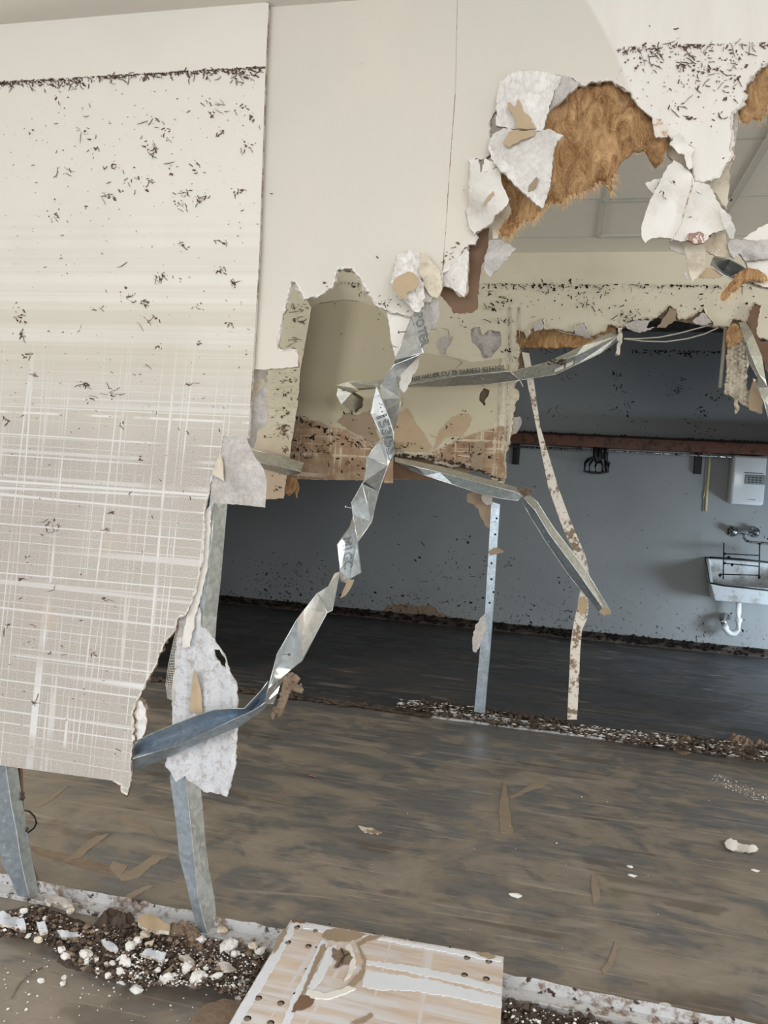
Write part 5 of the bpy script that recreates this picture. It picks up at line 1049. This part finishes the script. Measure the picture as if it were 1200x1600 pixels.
heap('mud_heap', [(250, 1468), (262, 1452), (285, 1446), (305, 1450), (325, 1478), (330, 1500), (310, 1506), (290, 1490), (262, 1484)], .055, MT['mudl'], 'brown fibrous clump left of the foot of the bent front stud', 4)
heap('mud_heap', [(330, 1505), (350, 1496), (385, 1495), (412, 1506), (404, 1534), (370, 1540), (345, 1530)], .04, MT['mud'], 'dark mud clump right of the foot of the bent front stud', 4)
heap('mud_heap', [(800, 1575), (830, 1570), (900, 1592), (980, 1612), (900, 1650), (780, 1640), (770, 1590)], .03, MT['mud'], 'dark rubble bed at the bottom edge right of the white panel', 5)
bd = [(620, 1101), (660, 1094), (720, 1100), (780, 1110), (850, 1120), (930, 1136), (1010, 1146), (1080, 1152), (1140, 1156), (1230, 1164), (1230, 1194), (1140, 1180), (1060, 1172), (1000, 1162), (930, 1152), (850, 1140), (780, 1132), (700, 1118), (640, 1108)]
heap('mud_heap', bd, .03, MT['mud'], 'dark rubble bed along the floor track of the second partition', 4)
heap('mud_heap', [(1048, 1168), (1052, 1156), (1070, 1148), (1088, 1156), (1092, 1170), (1078, 1178), (1058, 1176)], .08, MT['mudl'], 'round brown fibrous clump on the second floor track', 3)
heap('mud_heap', [(1130, 1160), (1142, 1148), (1162, 1152), (1180, 1160), (1215, 1160), (1220, 1182), (1180, 1190), (1140, 1180)], .07, MT['mudl'], 'brown clump at the right end of the second floor track', 3)
# flat shards of painted plaster
def shard(poly, z, lab, mat=None, t=.008, name='plaster_shard'):
    return tag(slab(name, poly, z, t, [mat or MT['flapf'], MT['edge']], floor=True, amp=1.5, step=4, grid=9, rough=.004, rs=40, bend=lambda x, y: .006 * math.sin(x * .2)), lab, 'plaster shard', 'flat shards in the front rubble')
shard([(-20, 1424), (7, 1424), (18, 1433), (38, 1435), (41, 1453), (24, 1450), (0, 1444), (-20, 1440)], .045, 'wide pale blue-white shard at the left frame edge in the rubble', MT['blued'])
shard([(57, 1439), (70, 1439), (75, 1455), (62, 1459)], .045, 'square pale shard just right of the leftmost stud foot', MT['blued'])
shard([(88, 1453), (114, 1455), (127, 1463), (117, 1466), (90, 1461)], .04, 'long thin pale shard above the dark mud heap', MT['blued'])
shard([(158, 1468), (176, 1472), (185, 1483), (181, 1487), (165, 1477)], .05, 'narrow pale shard lying on top of the dark mud heap', MT['blued'])
shard([(218, 1490), (233, 1482), (260, 1488), (255, 1503), (240, 1497)], .045, 'pale blue-white shard in the middle of the front rubble', MT['blued'])
shard([(279, 1492), (295, 1490), (306, 1506), (301, 1510), (288, 1502)], .045, 'grey shard just left of the bent front stud foot', MT['greypaper'])
shard([(337, 1501), (358, 1504), (370, 1514), (350, 1516)], .05, 'dirty shard just right of the bent front stud foot', MT['greypaper'])
shard([(216, 1431), (227, 1427), (246, 1433), (266, 1446), (264, 1455), (226, 1451), (216, 1442)], .065, 'tan board fragment leaning on the front floor track', MT['tan'], .012)
shard([(70, 1404), (85, 1398), (112, 1404), (114, 1414), (95, 1412), (74, 1410)], .05, 'dirty white fragment lying on the front floor track beside the leftmost stud', MT['greypaper'], .01)
# counted chunks
ch0 = None
GR = 'white plaster chunks in the front rubble'
CH = [(96, 1484, 5), (102, 1494, 6), (135, 1491, 9), (136, 1502, 6), (195, 1503, 8), (187, 1518, 6), (170, 1524, 5), (65, 1532, 4), (100, 1527, 4), (98, 1537, 4), (214, 1546, 7), (192, 1534, 5), (205, 1478, 8), (214, 1470, 7), (291, 1513, 8), (260, 1528, 8), (273, 1526, 6), (306, 1527, 9), (315, 1524, 8), (301, 1537, 6), (340, 1525, 7), (319, 1537, 5),
      (233, 1475, 6), (227, 1460, 7), (358, 1477, 12), (315, 1468, 7), (383, 1539, 8), (380, 1548, 6), (373, 1559, 5), (367, 1490, 7), (348, 1453, 7), (356, 1536, 8), (407, 1486, 7), (395, 1478, 7), (110, 1423, 6), (70, 1435, 4), (35, 1424, 6), (60, 1468, 6), (44, 1462, 4), (150, 1500, 4), (322, 1512, 5), (246, 1516, 5), (176, 1505, 4)]
protos = []
for i in range(6):
    b = MB()
    bm = bmesh.new(); bmesh.ops.create_icosphere(bm, subdivisions=2, radius=1)
    for vv in bm.verts:
        p = vv.co.copy(); vv.co = Vector((p.x * 1.1, p.y * .85, p.z * .6)) * (1 + .45 * noise.noise(p * 1.3 + Vector((i * 7, 0, 0))) + .15 * noise.noise(p * 4 + Vector((i, 3, 0))))
    bm.verts.index_update(); b.add([vv.co.copy() for vv in bm.verts], [[q.index for q in f.verts] for f in bm.faces]); bm.free()
    me = bpy.data.meshes.new('plaster_chunk'); me.from_pydata([tuple(q) for q in b.v], [], b.f); me.materials.append(MT['chunk']); protos.append(me)
CHL = {(358, 1477): 'largest round grey plaster lump, right of the foot of the bent front stud', (135, 1491): 'biggest white chunk on top of the dark wet mud heap', (136, 1502): 'white chunk directly below the biggest one on the mud heap', (195, 1503): 'white chunk at the right side of the dark wet mud heap',
       (214, 1546): 'white chunk on the bare floor just below the right end of the mud heap', (65, 1532): 'lone tiny chip on the near floor far left of the mud heap', (100, 1527): 'upper of two chips on the near floor below the mud heap', (98, 1537): 'lower of two chips on the near floor below the mud heap',
       (110, 1423): 'yellowish fragment against the back lip of the front track', (35, 1424): 'white chunk beside the left side of the leftmost stud foot', (315, 1468): 'white chunk wedged against the left face of the bent front stud', (367, 1490): 'white chunk just below the round grey lump', (348, 1453): 'tan fragment right behind the bent front stud',
       (395, 1478): 'pale chunk between the round grey lump and the white panel', (407, 1486): 'chunk touching the left edge of the white panel', (373, 1559): 'lowest chunk of the rubble, beside the left edge of the white panel', (260, 1528): 'flat triangular white chunk at the front edge of the rubble', (306, 1527): 'largest white chunk in the front row below the bent stud foot',
       (96, 1484): 'oval white chunk at the upper left corner of the dark mud heap', (102, 1494): 'white chunk at the left tip of the dark mud heap'}
CHM = {(110, 1423), (348, 1453), (395, 1478), (60, 1468), (233, 1475), (227, 1460)}
protos_b = []
for me in protos:
    m2 = me.copy(); m2.materials.clear(); m2.materials.append(MT['beige']); protos_b.append(m2)
for i, (px, py, r) in enumerate(CH):
    p = F(px, py, .03); rr = r * .0024
    on = py < 1530 and px > 85 or py < 1470
    o = bpy.data.objects.new('plaster_chunk', protos[i % 6]); COL.objects.link(o)
    z = (.030 if on else .0) + rr * .35
    p = F(px, py, z); o.location = p; o.scale = (rr, rr, rr); o.rotation_euler = (random.uniform(-.3, .3), random.uniform(-.3, .3), random.uniform(0, 6.3))
    lab = CHL.get((px, py))
    if (px, py) in CHM: o.data = protos_b[i % 6]
    tag(o, lab or 'small white plaster chunk lying in the dark rubble along the front floor track', 'plaster chunk', None if lab else GR)
# uncountable crumbs
def crumbs(name, regs, mat, label, r=(.002, .006), zr=(.0, .04), sq=(1, 1, .7)):
    b = MB()
    for poly, n in regs:
        xs = [p[0] for p in poly]; ys = [p[1] for p in poly]; c = 0
        while c < n:
            q = (random.uniform(min(xs), max(xs)), random.uniform(min(ys), max(ys)))
            if not inside(q, poly): continue
            c += 1; z = random.uniform(*zr); b.chunk(F(q[0], q[1], z), random.uniform(*r) * random.choice((1, 1, 1, 1.7)), sq=sq)
    return tag(b.build(name, mat), label, 'rubble', kind='stuff')
FR = [(0, 1428), (60, 1415), (140, 1448), (230, 1440), (345, 1470), (440, 1495), (425, 1530), (385, 1560), (330, 1545), (205, 1538), (130, 1515), (60, 1470), (0, 1462)]
crumbs('white_crumbs', [(FR, 480), ([(180, 1480), (260, 1480), (400, 1490), (390, 1545), (210, 1535)], 520)], MT['chunk'], 'fine white plaster crumbs scattered over the front rubble', (.0015, .005), (.01, .045))
crumbs('dark_crumbs', [(FR, 1700)], MT['mud'], 'dark earth crumbs mixed through the front rubble', (.003, .009), (.005, .04))
crumbs('brown_crumbs', [(FR, 800)], MT['mudl'], 'brown plaster and paper crumbs mixed through the front rubble', (.003, .009), (.01, .04))
crumbs('white_crumbs', [(bd, 420), ([(625, 1092), (700, 1100), (790, 1122), (780, 1130), (690, 1114), (620, 1104)], 200), ([(900, 1130), (1060, 1150), (1050, 1165), (900, 1150)], 200)], MT['chunk'], 'white plaster crumbs along the second floor track', (.003, .009), (.02, .05), (1.8, 1, .4))
crumbs('dark_crumbs', [(bd, 1500)], MT['mud'], 'dark crumbs and leaf litter along the second floor track', (.006, .018), (.01, .05))
crumbs('white_crumbs', [([(0, 1460), (100, 1490), (260, 1545), (420, 1560), (300, 1640), (0, 1600)], 90), ([(520, 1190), (1200, 1200), (1200, 1600), (800, 1540), (460, 1420)], 26)], MT['chunk'], 'sparse white specks scattered over the open floor', (.0015, .0035), (.001, .003))
crumbs('dark_crumbs', [([(790, 1560), (850, 1572), (1000, 1608), (900, 1640), (780, 1620)], 260)], MT['mud'], 'dark rubble crumbs at the bottom edge right of the white panel', (.003, .010), (.005, .05))
crumbs('white_crumbs', [([(790, 1565), (850, 1578), (1000, 1612), (900, 1640), (780, 1620)], 160)], MT['chunk'], 'white crumbs at the bottom edge right of the white panel', (.002, .006), (.02, .055))
for (px, py, r, lab) in ((594, 1297 + 0, 0, ''),): pass
shard([(1132, 1316), (1142, 1310), (1158, 1318), (1175, 1320), (1185, 1326), (1178, 1330), (1160, 1330), (1145, 1328), (1134, 1322)], .012, 'crumpled white scrap lying alone on the mid floor at right', MT['flapf'], .006, 'paper_scrap')['group'] = 'loose scraps on the open floor'
for (px, py, r, lab) in ((806, 1399, 6, 'largest white chip on the floor right of the white panel corner'), (988, 1368, 4, 'white chip right of centre on the open floor'), (990, 1365, 3, ''), (1040, 1570, 4, 'round pale chip near the lower right track'), (1180, 1360, 4, 'white chip below the crumpled scrap'), (985, 1354, 3, 'upper white chip of the pair right of centre'), (486, 1212, 5, '')):
    if not lab: continue
    o = bpy.data.objects.new('plaster_chip', protos[px % 6]); COL.objects.link(o); rr = r * .0026; o.location = F(px, py, rr * .4); o.scale = (rr * 1.4, rr, rr * .8); tag(o, lab, 'plaster chip', 'loose chips on the open floor')
b = MB(); b.tube([F(480, 1209, .006), F(486, 1211, .012), F(494, 1214, .006)], [.004, .012, .006], 6, flat=.6); tag(b.build('dead_leaf', MT['debris']), 'small curled dark leaf on the floor beyond the front track', 'leaf')
b = MB()
for pts in (((18, 1560), (30, 1538), (48, 1520), (66, 1512)),):
    b.tube([F(x, y, .002) for x, y in pts], .0012, 5)
tag(b.build('twig', MT['debris']), 'thin bent twig on the near floor at lower left', 'twig')

fl_o = bpy.data.objects['floor']
for poly, mt in (([(46, 1320), (90, 1331), (120, 1337), (160, 1348), (201, 1366), (198, 1372), (150, 1360), (110, 1350), (70, 1338), (48, 1330)], 'mudl'), ([(52, 1258), (70, 1245), (95, 1232), (108, 1228), (92, 1242), (72, 1256), (60, 1262)], 'mudd'),
                 ([(100, 1346), (120, 1328), (150, 1306), (170, 1303), (148, 1320), (124, 1340)], 'mudd'), ([(176, 1345), (200, 1352), (190, 1366), (205, 1360), (240, 1335), (262, 1338), (236, 1352), (214, 1372), (190, 1376), (170, 1356)], 'mudd'),
                 ([(180, 1410), (200, 1396), (232, 1382), (240, 1384), (214, 1398), (190, 1412)], 'mudd'), ([(180, 1272), (200, 1278), (236, 1296), (246, 1305), (220, 1296), (190, 1284)], 'mudd'),
                 ([(786, 1222), (790, 1222), (796, 1262), (802, 1300), (782, 1302), (780, 1262)], 'mudd'), ([(820, 1215), (850, 1214), (860, 1222), (800, 1246), (796, 1244), (838, 1222)], 'mudd'), ([(924, 1366), (932, 1366), (938, 1400), (928, 1412), (924, 1390)], 'mudd'),
                 ([(940, 1515), (950, 1500), (962, 1470), (968, 1472), (958, 1504), (944, 1524)], 'mudd'), ([(560, 1290), (580, 1293), (597, 1300), (590, 1303), (570, 1300)], 'edge')):
    zf_ = .0010 + .0002 * (len(fl_o.children) + 1)
    slab('mud_smear', poly, zf_, zf_ - .0002, [MT[mt]], fl_o, floor=True, amp=1.4, step=5, grid=0)
crumbs('white_crumbs', [([(1100, 1210), (1130, 1212), (1200, 1240), (1200, 1256), (1150, 1240), (1110, 1222)], 160)], MT['chunk'], 'dusting of white plaster powder on the floor at right below the second track', (.001, .0035), (.0, .002))
# tan board lying on the near floor
tag(slab('board_offcut', [(318, 1570), (350, 1560), (400, 1568), (420, 1640), (270, 1650), (290, 1605)], .012, .011, [MT['mudl'], MT['edge']], floor=True, amp=.6, grid=30), 'muddy tan board offcut lying flat under the white panel', 'board')

# ---- white drilled panel in the foreground
pn = empty('drilled_white_panel', F(560, 1560, .085), 'mud-smeared white furniture panel with drilled holes, lying at the bottom centre', 'panel')
ZP = .10
slab('panel_board', [(455, 1437), (620, 1466), (787, 1495), (784, 1560), (780, 1680), (300, 1680), (358, 1600), (405, 1520)], ZP, .018, [MT['panel'], MT['brown']], pn, floor=True, amp=.25, grid=0, step=30)
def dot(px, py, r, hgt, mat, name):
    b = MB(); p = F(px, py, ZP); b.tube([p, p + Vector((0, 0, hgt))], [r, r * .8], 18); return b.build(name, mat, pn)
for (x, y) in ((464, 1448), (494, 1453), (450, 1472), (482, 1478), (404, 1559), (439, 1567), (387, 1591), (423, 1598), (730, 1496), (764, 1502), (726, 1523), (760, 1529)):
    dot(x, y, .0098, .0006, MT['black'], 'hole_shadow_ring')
    b = MB(); p = F(x - 1, y + 1.5, ZP + .0006); b.tube([p, p + Vector((0, 0, .0022))], [.0082, .006], 18); b.build('cover_cap', MT['mudl'], pn)
for (x, y) in ((494, 1480), (478, 1514), (460, 1552), (515, 1444), (585, 1459), (643, 1469), (703, 1480)): dot(x, y, .0035, .0005, MT['black'], 'pilot_hole')
SMZ = [0]
def smear(poly, mat=MT['mud'], nm='mud_smear'):
    SMZ[0] += 1; zz = .0008 + SMZ[0] * .00018
    return slab(nm, poly, ZP + zz, zz, [mat], pn, floor=True, amp=1.4, step=4, grid=0)
PW = plain('bare_white_melamine', srgb(222, 225, 232), .4, var=.03, spec=.5)
smear([(572, 1500), (640, 1508), (720, 1524), (784, 1543), (784, 1552), (700, 1532), (620, 1515), (572, 1507)], PW, 'wiped_streak')
smear([(570, 1516), (600, 1520), (680, 1532), (784, 1558), (784, 1574), (720, 1560), (650, 1548), (590, 1546), (566, 1541)], PW, 'wiped_streak')
smear([(457, 1440), (466, 1442), (446, 1480), (420, 1525), (380, 1592), (330, 1676), (304, 1676), (360, 1598), (405, 1522)], PW, 'wiped_streak')
smear([(503, 1468), (512, 1474), (476, 1540), (452, 1602), (438, 1602), (456, 1560), (482, 1508)], PW, 'wiped_streak')
smear([(470, 1442), (620, 1468), (784, 1497), (784, 1503), (700, 1488), (600, 1469), (520, 1458), (474, 1450)], PW, 'wiped_streak')
smear([(512, 1480), (526, 1476), (520, 1500), (500, 1535), (486, 1548), (482, 1540), (500, 1508)], PW, 'wiped_streak')
smear([(505, 1458), (512, 1452), (524, 1450), (540, 1452), (555, 1454), (572, 1461), (560, 1466), (547, 1471), (530, 1471), (512, 1469), (503, 1464)], MT['tand'])
smear([(455, 1581), (462, 1566), (470, 1554), (482, 1556), (493, 1558), (490, 1566), (480, 1574), (468, 1578)], MT['brown'])
smear([(509, 1474), (503, 1476), (492, 1500), (476, 1538), (470, 1554), (475, 1552), (486, 1530), (500, 1500), (510, 1482)], MT['tand'])
smear([(558, 1477), (564, 1482), (572, 1500), (571, 1518), (563, 1532), (555, 1540), (543, 1538), (553, 1528), (566, 1514), (568, 1500), (562, 1486)], MT['tand'])
smear([(575, 1462), (600, 1461), (590, 1466), (574, 1470), (562, 1478), (556, 1474)], MT['tand'])
smear([(482, 1545), (505, 1552), (530, 1546), (545, 1540), (556, 1544), (540, 1552), (515, 1560), (490, 1560), (478, 1554)], MT['flapf'], 'plaster_smear')
smear([(540, 1478), (546, 1474), (554, 1490), (556, 1510), (548, 1524), (538, 1532), (545, 1515), (548, 1495)], MT['flapf'], 'plaster_smear')
smear([(520, 1480), (528, 1486), (536, 1482), (545, 1486), (552, 1496), (546, 1506), (534, 1508), (522, 1512), (526, 1500), (518, 1494)], MT['mudl'])
smear([(435, 1462), (446, 1450), (448, 1458), (436, 1480), (428, 1490), (430, 1474)], MT['tand'])
smear([(744, 1488), (764, 1488), (775, 1494), (768, 1498), (752, 1494)], MT['tand'])
smear([(456, 1436), (478, 1438), (476, 1441), (456, 1440)], MT['brown'])
smear([(548, 1598), (560, 1593), (580, 1582), (583, 1586), (572, 1596), (556, 1602)], MT['tand'])
for (x, y, r) in ((530, 1440 + 10, .010), (542, 1452, .012), (550, 1455, .008), (560, 1496, .006)):
    pass
b = MB()
for pts in (((533, 1482), (538, 1494), (534, 1506)), ((527, 1512), (534, 1498), (545, 1490))): b.tube([F(x, y, ZP + .004) for x, y in pts], .0022, 6)
tag(b.build('twig', MT['mud']), 'small crossed twigs stuck on the white panel', 'twig')
